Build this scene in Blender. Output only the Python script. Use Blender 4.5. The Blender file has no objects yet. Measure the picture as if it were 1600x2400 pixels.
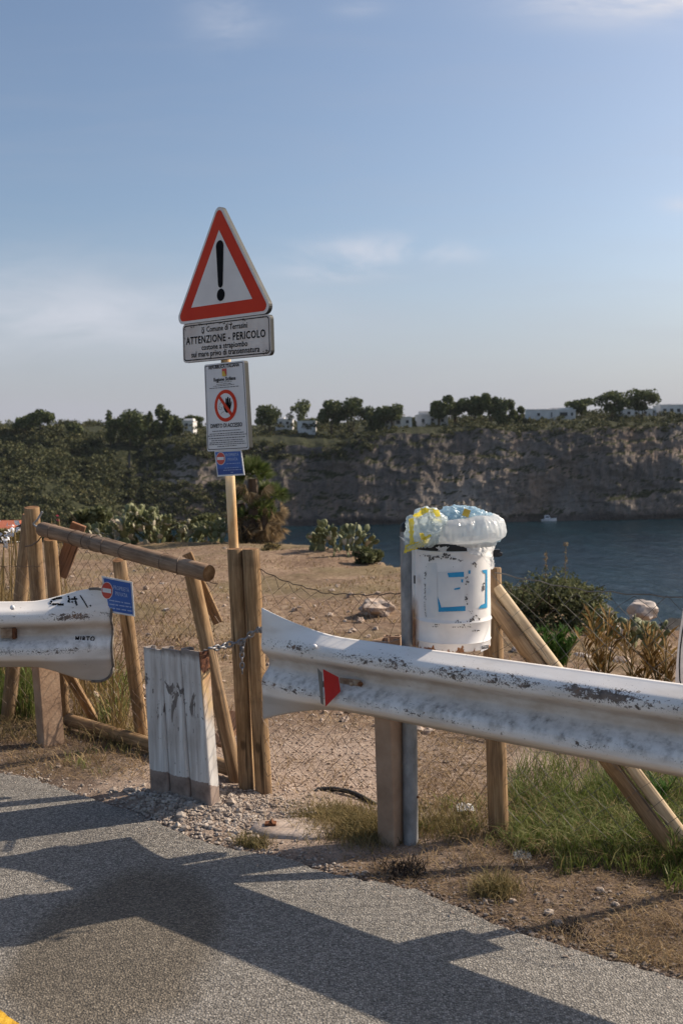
import bpy, bmesh, math, random
import numpy as np
from mathutils import Vector, Matrix, noise as mnoise
from mathutils.geometry import tessellate_polygon
R = math.radians
C = bpy.context.scene.collection
sc = bpy.context.scene
# ---------------------------------------------------------------- camera
F = 2400 * 35 / 36.0
PITCH = math.atan(134 / F)
CAMZ = 1.62
CP, SP = math.cos(PITCH), math.sin(PITCH)

ROLL = R(0.55)
CR, SR = math.cos(ROLL), math.sin(ROLL)
def ray(px, py):
    a = px - 800; b = 1200 - py
    x = (a * CR + b * SR) / F; y = (b * CR - a * SR) / F
    return Vector((x, CP + y * SP, -SP + y * CP))

def P(px, py, d):
    r = ray(px, py); return Vector((r.x * d / r.y, d, CAMZ + r.z * d / r.y))

def G(px, py, z=0.0):
    r = ray(px, py); k = (z - CAMZ) / r.z
    return Vector((r.x * k, r.y * k, z))

cam = bpy.data.cameras.new('camera'); camo = bpy.data.objects.new('camera', cam); C.objects.link(camo)
camo.location = (0, 0, CAMZ); camo.rotation_mode = 'QUATERNION'; camo.rotation_quaternion = (Matrix.Rotation(math.pi / 2 - PITCH, 3, 'X') @ Matrix.Rotation(-ROLL, 3, 'Z')).to_quaternion()
cam.sensor_fit = 'VERTICAL'; cam.sensor_height = 36; cam.sensor_width = 24; cam.lens = 35
cam.clip_start = 0.05; cam.clip_end = 20000
cam.dof.use_dof = True; cam.dof.focus_distance = 4.2; cam.dof.aperture_fstop = 5.0
sc.camera = camo
# ---------------------------------------------------------------- helpers
ORG = {}
def smoothstep(a, b, x):
    t = min(1, max(0, (x - a) / (b - a))); return t * t * (3 - 2 * t)
def nz(x, y=0, z=0): return mnoise.noise(Vector((x, y, z)))
def fbm(x, y=0, z=0, o=4):
    v = 0; a = 1; s = 1
    for i in range(o):
        v += a * mnoise.noise(Vector((x * s, y * s, z * s + i * 7.3))); a *= .5; s *= 2.03
    return v

def tag(o, label, cat, group=None, kind=None):
    if label: o['label'] = label
    if cat: o['category'] = cat
    if group: o['group'] = group
    if kind: o['kind'] = kind
    return o

def empty(name, loc, label, cat, group=None):
    o = bpy.data.objects.new(name, None); C.objects.link(o); o.location = loc; o.empty_display_size = .1
    ORG[o.name] = Vector(loc)
    return tag(o, label, cat, group)

def mesh(name, verts, faces, mats, parent=None, origin=None, smooth=False, midx=None, local=False):
    """verts are world positions (or local ones when local=True)."""
    if not isinstance(mats, (list, tuple)): mats = [mats]
    org = Vector((0, 0, 0))
    if parent is not None: org = ORG[parent.name]
    elif origin is not None: org = Vector(origin)
    me = bpy.data.meshes.new(name)
    if isinstance(verts, np.ndarray):
        vv = verts if local else verts - np.array(org)
        verts = vv.tolist()
    elif not local:
        verts = [(v[0] - org.x, v[1] - org.y, v[2] - org.z) for v in verts]
    if isinstance(faces, np.ndarray): faces = faces.tolist()
    me.from_pydata(verts, [], faces)
    for m in mats: me.materials.append(m)
    if midx is not None: me.polygons.foreach_set('material_index', list(midx))
    if smooth: me.polygons.foreach_set('use_smooth', [True] * len(me.polygons))
    me.update()
    o = bpy.data.objects.new(name, me); C.objects.link(o)
    if parent is not None:
        o.parent = parent; ORG[o.name] = org
        if local: pass
    else:
        o.location = org; ORG[o.name] = org
    return o

class MB:
    def __init__(s): s.v = []; s.f = []; s.m = []
    def add(s, v, f, m=0):
        b = len(s.v); s.v += [tuple(p) for p in v]; s.f += [tuple(i + b for i in q) for q in f]; s.m += [m] * len(f)
    def box(s, c, sx, sy, sz, rot=None, m=0):
        c = Vector(c); v = []
        for dz in (-1, 1):
            for dx, dy in ((-1, -1), (1, -1), (1, 1), (-1, 1)):
                p = Vector((dx * sx / 2, dy * sy / 2, dz * sz / 2))
                if rot: p = rot @ p
                v.append(c + p)
        s.add(v, [(3, 2, 1, 0), (4, 5, 6, 7), (0, 1, 5, 4), (1, 2, 6, 5), (2, 3, 7, 6), (3, 0, 4, 7)], m)
    def tube(s, pts, r, n=6, m=0, cap=True):
        pts = [Vector(p) for p in pts]; rs = r if isinstance(r, (list, tuple)) else [r] * len(pts)
        v = []; f = []; up = None
        for i, p in enumerate(pts):
            d = (pts[min(i + 1, len(pts) - 1)] - pts[max(i - 1, 0)])
            if d.length < 1e-9: d = Vector((0, 0, 1))
            d.normalize()
            if up is None:
                up = Vector((0, 0, 1)) if abs(d.z) < .9 else Vector((1, 0, 0))
            a = up - d * up.dot(d)
            if a.length < 1e-6: a = d.orthogonal()
            a.normalize(); up = a; b = d.cross(a)
            for k in range(n):
                t = 2 * math.pi * k / n
                v.append(p + (a * math.cos(t) + b * math.sin(t)) * rs[i])
        for i in range(len(pts) - 1):
            for k in range(n):
                k2 = (k + 1) % n
                f.append((i * n + k, i * n + k2, (i + 1) * n + k2, (i + 1) * n + k))
        if cap:
            f.append(tuple(reversed(range(n)))); f.append(tuple(range((len(pts) - 1) * n, len(pts) * n)))
        s.add(v, f, m)
    def prism(s, poly, z0, z1, fr, m=0, mside=None, mback=None):
        """poly 2D, extruded between offsets z0<z1; fr(u,v,w)->world. front face at z1"""
        n = len(poly); v = [fr(p[0], p[1], z0) for p in poly] + [fr(p[0], p[1], z1) for p in poly]
        s.add(v, [tuple(range(n, 2 * n))], m)
        s.add(v, [tuple(reversed(range(n)))], m if mback is None else mback)
        s.add(v, [(i, (i + 1) % n, n + (i + 1) % n, n + i) for i in range(n)], m if mside is None else mside)
    def ico(s, c, rx, ry, rz, sub=1, rough=0, seed=0, rot=None, m=0):
        v, f = ICO[sub]
        out = []
        for p in v:
            q = Vector(p)
            k = 1 + rough * mnoise.noise(q * 1.7 + Vector((seed * 3.1, seed * 1.7, seed)))
            q = Vector((q.x * rx * k, q.y * ry * k, q.z * rz * k))
            if rot: q = rot @ q
            out.append(Vector(c) + q)
        s.add(out, f, m)
    def build(s, name, mats, parent=None, origin=None, smooth=False):
        return mesh(name, s.v, s.f, mats, parent, origin, smooth, s.m)

ICO = {}
for sub in (0, 1, 2, 3, 4, 5):
    bm = bmesh.new(); bmesh.ops.create_icosphere(bm, subdivisions=sub + 1, radius=1)
    bm.verts.ensure_lookup_table()
    ICO[sub] = ([tuple(v.co) for v in bm.verts], [tuple(v.index for v in fc.verts) for fc in bm.faces]); bm.free()

def smooth_angle(o, deg=35):
    me = o.data; me.polygons.foreach_set('use_smooth', [True] * len(me.polygons))
    bm = bmesh.new(); bm.from_mesh(me)
    for e in bm.edges:
        if len(e.link_faces) == 2 and e.calc_face_angle(0) > R(deg): e.smooth = False
    bm.to_mesh(me); bm.free()
    return o

def rounded(poly, r, n=5):
    out = []
    L = len(poly)
    for i in range(L):
        p0, p, p1 = Vector(poly[i - 1]), Vector(poly[i]), Vector(poly[(i + 1) % L])
        a = (p0 - p).normalized(); b = (p1 - p).normalized()
        ang = a.angle(b); t = min(r / math.tan(ang / 2), .45 * min((p0 - p).length, (p1 - p).length)); rr = t * math.tan(ang / 2)
        c = p + (a + b).normalized() * (rr / math.sin(ang / 2))
        s = p + a * t; e = p + b * t
        a0 = math.atan2(s.y - c.y, s.x - c.x); a1 = math.atan2(e.y - c.y, e.x - c.x)
        d = (a1 - a0 + math.pi) % (2 * math.pi) - math.pi
        for k in range(n + 1):
            t2 = a0 + d * k / n; out.append((c.x + rr * math.cos(t2), c.y + rr * math.sin(t2)))
    return out

def inset(poly, d):
    """shrink a convex CCW/CW polygon by d"""
    L = len(poly); cx = sum(p[0] for p in poly) / L; cy = sum(p[1] for p in poly) / L
    lines = []
    for i in range(L):
        p, q = Vector(poly[i]), Vector(poly[(i + 1) % L]); t = (q - p).normalized(); nn = Vector((-t.y, t.x))
        if nn.dot(Vector((cx, cy)) - p) < 0: nn = -nn
        lines.append((p + nn * d, t))
    out = []
    for i in range(L):
        p, t = lines[i - 1]; q, s = lines[i]
        den = t.x * s.y - t.y * s.x
        k = ((q.x - p.x) * s.y - (q.y - p.y) * s.x) / den
        out.append(tuple(p + t * k))
    return out

class Plane:
    """a vertical plate plane: origin o, horizontal axis u, up v, normal w towards the viewer"""
    def __init__(s, o, ang, tilt=0):
        s.o = Vector(o); s.u = Vector((math.cos(ang), -math.sin(ang), 0)); s.v = Vector((0, 0, 1)); s.w = s.u.cross(s.v)
        if s.w.y > 0: s.w = -s.w
    def uv(s, px, py):
        r = ray(px, py); c = Vector((0, 0, CAMZ)); k = (s.o - c).dot(s.w) / r.dot(s.w); p = c + r * k - s.o
        return (p.dot(s.u), p.dot(s.v))
    def fr(s, a, b, c): return s.o + s.u * a + s.v * b + s.w * c

def text_geo(txt, bold=0.0, shear=0.0, spacing=1.0):
    cu = bpy.data.curves.new('lettering', 'FONT'); cu.body = txt; cu.size = 1; cu.offset = bold; cu.shear = shear; cu.resolution_u = 2
    cu.space_character = spacing
    ob = bpy.data.objects.new('lettering', cu); C.objects.link(ob)
    dg = bpy.context.evaluated_depsgraph_get(); me = ob.evaluated_get(dg).to_mesh()
    v = [(q.co.x, q.co.y) for q in me.vertices]; f = [tuple(p.vertices) for p in me.polygons]
    ob.evaluated_get(dg).to_mesh_clear(); bpy.data.objects.remove(ob); bpy.data.curves.remove(cu)
    return v, f

def text_on(mb, pl, txt, L, Rr, cap, off, m=0, bold=0.0, shear=0.0, fix=None, spacing=1.0):
    """text on plane between pixel points L, Rr (baseline ends); cap = cap height in px near L"""
    v, f = text_geo(txt, bold, shear, spacing)
    x0 = min(p[0] for p in v); x1 = max(p[0] for p in v)
    a = Vector(pl.uv(*L)); b = Vector(pl.uv(*Rr)); d = b - a
    c = Vector(pl.uv(L[0], L[1] - cap)) - a; up = Vector((0, c.y))
    k = 1 / .70
    out = []
    for p in v:
        t = (p[0] - x0) / (x1 - x0); q = a + d * t + up * (p[1] * k); out.append(pl.fr(q.x, q.y, off))
    if (out and len(f)):
        n = (out[f[0][1]] - out[f[0][0]]).cross(out[f[0][2]] - out[f[0][1]])
        if n.dot(pl.w) < 0: f = [tuple(reversed(q)) for q in f]
    mb.add(out, f, m)

def flat(mb, pl, pts_uv, off, m=0):
    v = [pl.fr(p[0], p[1], off) for p in pts_uv]
    a = sum((v[i].cross(v[(i + 1) % len(v)]) for i in range(len(v))), Vector())
    idx = list(range(len(v)))
    if a.dot(pl.w) < 0: idx.reverse()
    mb.add(v, [tuple(idx)], m)

def leaf_cloud(rng, centers, size, jit=.35, aspect=.55, up=0.0):
    """numpy: diamond leaf quads at centers"""
    n = len(centers)
    a = rng.normal(size=(n, 3)); a[:, 2] += up; a /= np.linalg.norm(a, axis=1)[:, None]
    b = rng.normal(size=(n, 3)); b = np.cross(a, b); b /= np.linalg.norm(b, axis=1)[:, None] + 1e-9
    s = size * (1 + jit * rng.normal(size=(n, 1))); s = np.abs(s)
    w = s * aspect
    v = np.empty((n, 4, 3))
    v[:, 0] = centers - a * s * .5; v[:, 1] = centers + b * w * .5; v[:, 2] = centers + a * s * .5; v[:, 3] = centers - b * w * .5
    f = np.arange(n * 4).reshape(n, 4)
    return v.reshape(-1, 3), f

def lobes(rng, n, m, center, rad, lobe=.35, shell=.6):
    """n leaf centers round m lobes in an ellipsoid"""
    d = rng.normal(size=(m, 3)); d /= np.linalg.norm(d, axis=1)[:, None]
    d *= rng.uniform(shell, 1, size=(m, 1)) ** .6 * (1 - lobe * .6)
    pick = rng.integers(0, m, n)
    ls = rng.uniform(.7, 1.25, m) * lobe
    q = rng.normal(size=(n, 3)); q /= np.linalg.norm(q, axis=1)[:, None]; q *= (rng.uniform(0, 1, size=(n, 1)) ** .4)
    p = d[pick] + q * ls[pick][:, None]
    return np.array(center) + p * np.array(rad)

def blades(rng, base, h, lean, w, bend=.5, dirs=None):
    """grass blades: base (n,3), heights (n,), returns verts, faces (quad + tri each)"""
    n = len(base)
    az = rng.uniform(0, 2 * np.pi, n) if dirs is None else dirs
    d = np.stack([np.cos(az), np.sin(az), np.zeros(n)], 1)
    az2 = rng.uniform(0, 2 * np.pi, n); side = np.stack([np.cos(az2), np.sin(az2), np.zeros(n)], 1)
    h = h[:, None]; ln = lean[:, None]; w = w[:, None] if hasattr(w, '__len__') else np.full((n, 1), w)
    mid = base + np.concatenate([np.zeros((n, 2)), h * .55], 1) + d * h * ln * (.5 - .2 * bend)
    tip = base + np.concatenate([np.zeros((n, 2)), h * (1 - .25 * np.minimum(ln, 1.5))], 1) + d * h * ln
    v = np.empty((n, 5, 3))
    v[:, 0] = base - side * w / 2; v[:, 1] = base + side * w / 2; v[:, 2] = mid + side * w * .4; v[:, 3] = mid - side * w * .4; v[:, 4] = tip
    i = np.arange(n) * 5
    f = [(a, a + 1, a + 2, a + 3) for a in i.tolist()] + [(a + 3, a + 2, a + 4) for a in i.tolist()]
    return v.reshape(-1, 3), f
# ---------------------------------------------------------------- materials
class NT:
    def __init__(s, name):
        s.m = bpy.data.materials.new(name); s.m.use_nodes = True; s.t = s.m.node_tree; s.t.nodes.clear()
        s.out = s.n('ShaderNodeOutputMaterial'); s.b = s.n('ShaderNodeBsdfPrincipled'); s.l(s.b.outputs[0], s.out.inputs[0])
        s.tc = s.n('ShaderNodeTexCoord')
    def n(s, t, **k):
        o = s.t.nodes.new(t)
        for a, b in k.items(): setattr(o, a, b)
        return o
    def l(s, a, b): s.t.links.new(a, b)
    def setin(s, node, i, v):
        if v is None: return
        if hasattr(v, 'links') or isinstance(v, bpy.types.NodeSocket): s.l(v, node.inputs[i])
        else: node.inputs[i].default_value = v
    def coords(s, scale=(1, 1, 1), kind='Object'):
        mp = s.n('ShaderNodeMapping'); mp.inputs['Scale'].default_value = scale
        if kind == 'World':
            g = s.n('ShaderNodeNewGeometry'); s.l(g.outputs['Position'], mp.inputs[0])
        else: s.l(s.tc.outputs[kind], mp.inputs[0])
        return mp.outputs[0]
    def noise(s, vec, scale, detail=6, rough=.55, dist=0):
        o = s.n('ShaderNodeTexNoise'); s.l(vec, o.inputs['Vector']); o.inputs['Scale'].default_value = scale
        o.inputs['Detail'].default_value = detail; o.inputs['Roughness'].default_value = rough; o.inputs['Distortion'].default_value = dist
        return o.outputs['Fac']
    def voro(s, vec, scale, feature='F1', out='Distance'):
        o = s.n('ShaderNodeTexVoronoi', feature=feature); s.l(vec, o.inputs['Vector']); o.inputs['Scale'].default_value = scale
        return o.outputs[out]
    def ramp(s, fac, stops, interp='LINEAR'):
        o = s.n('ShaderNodeValToRGB'); e = o.color_ramp.elements; o.color_ramp.interpolation = interp
        while len(e) < len(stops): e.new(.5)
        for i, (p, c) in enumerate(stops):
            e[i].position = p; e[i].color = (*c, 1) if hasattr(c, '__len__') else (c, c, c, 1)
        s.l(fac, o.inputs[0]); return o.outputs[0]
    def math(s, op, a, b=None, clamp=False):
        o = s.n('ShaderNodeMath', operation=op, use_clamp=clamp); s.setin(o, 0, a); s.setin(o, 1, b); return o.outputs[0]
    def mr(s, v, a, b, c=0, d=1, smooth=False):
        o = s.n('ShaderNodeMapRange', interpolation_type='SMOOTHSTEP' if smooth else 'LINEAR'); s.l(v, o.inputs[0])
        for i, q in enumerate((a, b, c, d)): o.inputs[i + 1].default_value = q
        return o.outputs[0]
    def mix(s, f, a, b, blend='MIX'):
        o = s.n('ShaderNodeMix', data_type='RGBA', blend_type=blend); s.setin(o, 0, f)
        for i, q in ((6, a), (7, b)):
            if isinstance(q, tuple): o.inputs[i].default_value = (*q, 1) if len(q) == 3 else q
            else: s.l(q, o.inputs[i])
        return o.outputs[2]
    def sep(s, vec):
        o = s.n('ShaderNodeSeparateXYZ'); s.l(vec, o.inputs[0]); return o.outputs
    def bump(s, h, strength=.5, dist=.01):
        o = s.n('ShaderNodeBump'); o.inputs['Strength'].default_value = strength; o.inputs['Distance'].default_value = dist
        s.l(h, o.inputs['Height']); s.l(o.outputs[0], s.b.inputs['Normal'])
    def fin(s, col=None, rough=.8, spec=.3, metal=0):
        if isinstance(col, tuple): s.b.inputs['Base Color'].default_value = (*col, 1)
        elif col is not None: s.l(col, s.b.inputs['Base Color'])
        s.setin(s.b, 'Roughness', rough); s.b.inputs['Specular IOR Level'].default_value = spec; s.setin(s.b, 'Metallic', metal)
        return s.m

def nmat(name, stops, scale=6, rough=.8, bump=0, bscale=None, stretch=(1, 1, 1), spec=.3, detail=6, metal=0, kind='Object', bdist=.01):
    t = NT(name); v = t.coords(stretch, kind); f = t.noise(v, scale, detail)
    c = t.ramp(f, stops)
    if bump: t.bump(t.noise(v, bscale or scale * 2, detail), bump, bdist)
    return t.fin(c, rough, spec, metal)

def leafmat(name, cols, scale=3, rough=.65, transl=.25, kind='Object'):
    t = NT(name); v = t.coords((1, 1, 1), kind)
    g = t.n('ShaderNodeNewGeometry')
    f = t.math('ADD', t.math('MULTIPLY', t.noise(v, scale, 3), .6), t.math('MULTIPLY', g.outputs['Random Per Island'], .4))
    n = len(cols)
    c = t.ramp(f, [(.25 + .5 * i / max(1, n - 1), cc) for i, cc in enumerate(cols)])
    t.fin(c, rough, .25)
    tr = t.n('ShaderNodeBsdfTranslucent'); t.l(c, tr.inputs[0])
    mx = t.n('ShaderNodeMixShader'); mx.inputs[0].default_value = transl
    t.l(t.b.outputs[0], mx.inputs[1]); t.l(tr.outputs[0], mx.inputs[2]); t.l(mx.outputs[0], t.out.inputs[0])
    return t.m

def m_asphalt():
    t = NT('asphalt'); v = t.coords()
    vo = t.n('ShaderNodeTexVoronoi'); t.l(v, vo.inputs['Vector']); vo.inputs['Scale'].default_value = 140
    s = t.sep(vo.outputs['Color'])
    vo2 = t.n('ShaderNodeTexVoronoi'); t.l(v, vo2.inputs['Vector']); vo2.inputs['Scale'].default_value = 270
    s2 = t.sep(vo2.outputs['Color'])
    k = t.math('ADD', t.math('MULTIPLY', s[0], .6), t.math('MULTIPLY', s2[0], .4))
    c = t.ramp(k, [(.12, (.085, .077, .068)), (.36, (.21, .19, .168)), (.60, (.325, .296, .262)), (.85, (.50, .46, .41))])
    edge = t.mr(vo.outputs['Distance'], .25, .62, 1, .42)
    c = t.mix(1.0, c, t.mix(edge, (.2, .2, .2), (1, 1, 1)), 'MULTIPLY')
    # broad wear and the old oily patch
    big = t.noise(v, 1.1, 4); c = t.mix(t.mr(big, .35, .7, 0, .3), c, (.17, .16, .145))
    p = t.sep(v); wob = t.math('MULTIPLY', t.math('SUBTRACT', t.noise(v, 3.2, 5), .5), .5)
    dx = t.math('DIVIDE', t.math('ADD', p[0], .74), .36); dy = t.math('DIVIDE', t.math('SUBTRACT', p[1], 3.22), .62)
    d = t.math('ADD', t.math('SQRT', t.math('ADD', t.math('MULTIPLY', dx, dx), t.math('MULTIPLY', dy, dy))), wob)
    c = t.mix(t.mr(d, .75, 1.08, .85, 0, True), c, t.mix(1.0, c, (.58, .52, .43), 'MULTIPLY'))
    wv = t.noise(t.coords((.35, 1.4, 1)), 1.6, 5); c = t.mix(t.mr(wv, .52, .7, 0, .35), c, t.mix(1.0, c, (.62, .6, .58), 'MULTIPLY'))
    st = t.mr(t.noise(v, 5.5, 4), .68, .74, 0, .5); c = t.mix(st, c, (.06, .055, .05))
    h = t.math('SUBTRACT', 1, vo.outputs['Distance'])
    t.bump(t.math('ADD', h, t.math('MULTIPLY', s2[1], .5)), .8, .006)
    return t.fin(c, .7, .4)

def m_ground():
    t = NT('dry_earth'); v = t.coords(); p = t.sep(v)
    n1 = t.noise(v, 1.3, 6, .6); n2 = t.noise(v, 14, 6, .65); n3 = t.noise(v, 90, 4, .7)
    dirt = t.ramp(t.math('ADD', t.math('MULTIPLY', n2, .6), t.math('MULTIPLY', n3, .4)), [(.3, (.075, .052, .04)), (.5, (.165, .12, .092)), (.7, (.29, .225, .178))])
    pale = t.ramp(t.math('ADD', t.math('MULTIPLY', n2, .5), t.math('MULTIPLY', n3, .5)), [(.3, (.20, .142, .11)), (.5, (.36, .275, .22)), (.7, (.52, .42, .35))])
    field = t.ramp(t.math('ADD', t.math('MULTIPLY', n1, .35), t.math('MULTIPLY', n2, .65)), [(.34, (.095, .06, .042)), (.46, (.20, .133, .092)), (.57, (.29, .208, .143)), (.70, (.43, .33, .235))])
    x, y = p[0], p[1]
    wob = t.math('MULTIPLY', t.math('SUBTRACT', n1, .5), 1.2)
    # pale trodden gravel patch behind the gap between the rails
    dx = t.math('DIVIDE', t.math('ADD', x, .05), 1.1); dy = t.math('DIVIDE', t.math('SUBTRACT', y, 4.9), .95)
    d = t.math('ADD', t.math('SQRT', t.math('ADD', t.math('MULTIPLY', dx, dx), t.math('MULTIPLY', dy, dy))), wob)
    c = t.mix(t.mr(d, .75, 1.25, 1, 0, True), dirt, pale)
    c = t.mix(t.mr(t.math('ADD', y, wob), 5.2, 6.6, 0, 1, True), c, field)
    patch = t.mr(t.noise(v, .55, 4), .46, .62, 0, .45, True)
    c = t.mix(t.math('MULTIPLY', patch, t.mr(y, 6, 8, 0, 1)), c, (.15, .13, .06))
    t.bump(t.math('ADD', t.math('MULTIPLY', n3, .6), t.math('MULTIPLY', n2, 1.0)), .8, .03)
    return t.fin(c, .95, .1)

def m_wood(name, dark, mid, light, seed=0):
    t = NT(name); mp = t.n('ShaderNodeMapping'); mp.inputs['Scale'].default_value = (1, 1, .07); mp.inputs['Location'].default_value = (seed, seed * 2, seed)
    t.l(t.tc.outputs['Object'], mp.inputs[0]); v = mp.outputs[0]
    g = t.noise(v, 90, 5, .6, .6); k = t.noise(t.coords((1, 1, .5)), 9, 5); kk = t.voro(t.coords((1, 1, .55)), 8)
    f = t.math('ADD', t.math('MULTIPLY', g, .6), t.math('MULTIPLY', k, .4))
    c = t.ramp(f, [(.32, dark), (.5, mid), (.68, light)])
    c = t.mix(t.mr(kk, .07, .16, .75, 0, True), c, tuple(q * .35 for q in dark))
    bands = t.noise(t.coords((.5, .5, 1)), 7.5, 3); c = t.mix(t.mr(bands, .56, .68, 0, .5), c, tuple(q * .8 for q in dark)); crk = t.noise(t.coords((1, 1, .035)), 34, 3, .5); c = t.mix(t.mr(crk, .645, .68, 0, .8), c, tuple(q * .3 for q in dark))
    lw = t.noise(t.coords((1, 1, .6), 'World'), 2.6, 4)
    c = t.mix(t.mr(lw, .44, .68, 0, .22), c, t.mix(g, (.13, .11, .095), (.40, .36, .31)))
    z = t.sep(t.tc.outputs['Object'])[2]
    c = t.mix(t.mr(t.math('ADD', z, t.math('MULTIPLY', k, .25)), .1, .28, .45, 0, True), c, (.14, .10, .075))
    t.bump(g, .5, .004)
    return t.fin(c, .8, .2)

def chips(t, v, base, under, bands, fine=60, th=.62):
    """paint chips where fine noise crosses a threshold lowered by a band mask"""
    return t.mix(bands, base, under)

def m_rail():
    t = NT('chipped_white_rail_paint'); v = t.coords(); p = t.sep(v); z = p[2]
    n = t.noise(t.coords((.55, 1, 1)), 62, 8, .66); nb = t.noise(t.coords((1, 1, 2.5)), 2.6, 6, .62); fine = t.noise(v, 150, 5, .7)
    base = t.ramp(t.noise(t.coords((.5, 1, 2)), 7, 6), [(.3, (.70, .64, .58)), (.5, (.85, .80, .755)), (.7, (.90, .865, .83))])
    # dirty streaks under the ridges (vertical wash)
    streak = t.noise(t.coords((22, 22, 1.2)), 1.0, 4)
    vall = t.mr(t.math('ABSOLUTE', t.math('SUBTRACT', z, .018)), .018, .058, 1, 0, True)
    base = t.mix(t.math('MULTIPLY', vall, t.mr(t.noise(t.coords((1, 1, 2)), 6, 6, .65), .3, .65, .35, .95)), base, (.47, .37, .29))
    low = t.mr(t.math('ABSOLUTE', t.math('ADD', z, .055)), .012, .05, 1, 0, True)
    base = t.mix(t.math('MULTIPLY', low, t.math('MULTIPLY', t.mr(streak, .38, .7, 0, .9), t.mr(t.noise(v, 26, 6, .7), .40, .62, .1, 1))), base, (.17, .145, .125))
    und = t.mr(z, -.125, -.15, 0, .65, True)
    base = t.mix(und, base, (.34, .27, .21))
    # chips: strongest along the top ridge
    top = t.mr(t.math('ABSOLUTE', t.math('SUBTRACT', z, .098)), .0, .05, 1, 0, True)
    lowr = t.mr(t.math('ABSOLUTE', t.math('ADD', z, .085)), .0, .035, 1, 0, True)
    band = t.math('ADD', t.math('MULTIPLY', top, t.mr(nb, .40, .62, .06, .26)), t.math('MULTIPLY', lowr, t.mr(nb, .40, .60, .05, .17)))
    m1 = t.mr(t.math('ADD', n, band), .69, .715)
    spk = t.mr(t.math('ADD', fine, t.math('MULTIPLY', band, 1.0)), .70, .72)
    scr = t.mr(t.noise(t.coords((.16, 1, 1.6)), 95, 5, .6), .695, .71, 0, .8); mask = t.math('MAXIMUM', t.math('MAXIMUM', m1, spk), scr)
    under = t.ramp(t.noise(v, 25, 4), [(.35, (.12, .095, .08)), (.6, (.225, .175, .145)), (.72, (.25, .13, .07))])
    c = t.mix(mask, base, under)
    t.bump(t.math('SUBTRACT', t.math('MULTIPLY', t.noise(v, 10, 4), .5), t.math('MULTIPLY', mask, .25)), .35, .004)
    return t.fin(c, t.mr(mask, 0, 1, .58, .8), .25)

def m_post_white():
    t = NT('peeling_white_post_paint'); v = t.coords(); z = t.sep(v)[2]
    base = t.ramp(t.noise(t.coords((3, 3, .5)), 9, 6), [(.3, (.42, .375, .34)), (.48, (.61, .57, .54)), (.7, (.76, .73, .70))])
    mid = t.mr(t.math('ABSOLUTE', t.math('SUBTRACT', z, .50)), .0, .22, 1, 0, True)
    g_ = t.n('ShaderNodeNewGeometry'); mp_ = t.n('ShaderNodeMapping'); mp_.inputs['Scale'].default_value = (1, 1, .42); t.l(g_.outputs['Position'], mp_.inputs[0])
    n = t.noise(mp_.outputs[0], 17, 6, .6, .9)
    m = t.mr(t.math('ADD', n, t.math('MULTIPLY', mid, .16)), .69, .705)
    c = t.mix(m, base, t.ramp(t.noise(v, 40, 3), [(.35, (.12, .105, .10)), (.65, (.2, .175, .165))]))
    sp = t.mr(t.noise(mp_.outputs[0], 62, 5, .65), .655, .68); c = t.mix(sp, c, (.13, .11, .10)); vs = t.noise(t.coords((30, 30, .8)), 1.0, 4); c = t.mix(t.mr(vs, .5, .72, 0, .5), c, (.28, .22, .18))
    edge = t.mr(t.math('ADD', z, t.math('MULTIPLY', t.noise(v, 14, 3), .09)), .185, .19)
    c = t.mix(edge, t.ramp(t.noise(v, 16, 5), [(.3, (.15, .105, .085)), (.5, (.27, .2, .165)), (.7, (.36, .28, .24))]), c)
    topr = t.mr(t.math('ADD', z, t.math('MULTIPLY', t.noise(v, 20, 4), .05)), .722, .75, 0, .8)
    c = t.mix(topr, c, (.16, .115, .095))
    t.bump(t.math('ADD', t.noise(v, 30, 5), t.math('MULTIPLY', m, -.4)), .4, .003)
    return t.fin(c, .65, .3)

def m_post_rust():
    t = NT('rusty_post_paint'); v = t.coords(); z = t.sep(v)[2]
    base = t.ramp(t.noise(t.coords((3, 3, .6)), 9, 6), [(.3, (.42, .38, .34)), (.5, (.62, .585, .56)), (.7, (.72, .70, .68))])
    n = t.noise(t.coords((1, 1, .45)), 20, 6, .6, .6)
    yel = t.mr(t.math('ADD', t.math('MULTIPLY', n, .5), z), .62, .84, 0, .85)
    c = t.mix(yel, base, t.ramp(n, [(.4, (.50, .24, .07)), (.6, (.68, .46, .2))]))
    dk = t.mr(t.math('ADD', t.math('MULTIPLY', n, .55), z), .93, .96)
    c = t.mix(dk, c, t.ramp(t.noise(v, 50, 4), [(.35, (.05, .022, .016)), (.55, (.12, .045, .025)), (.7, (.3, .13, .06))]))
    edge = t.mr(t.math('ADD', z, t.math('MULTIPLY', t.noise(v, 14, 3), .09)), .175, .18)
    c = t.mix(edge, t.ramp(t.noise(v, 16, 5), [(.3, (.22, .155, .125)), (.7, (.42, .33, .28))]), c)
    return t.fin(c, .75, .25)

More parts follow.
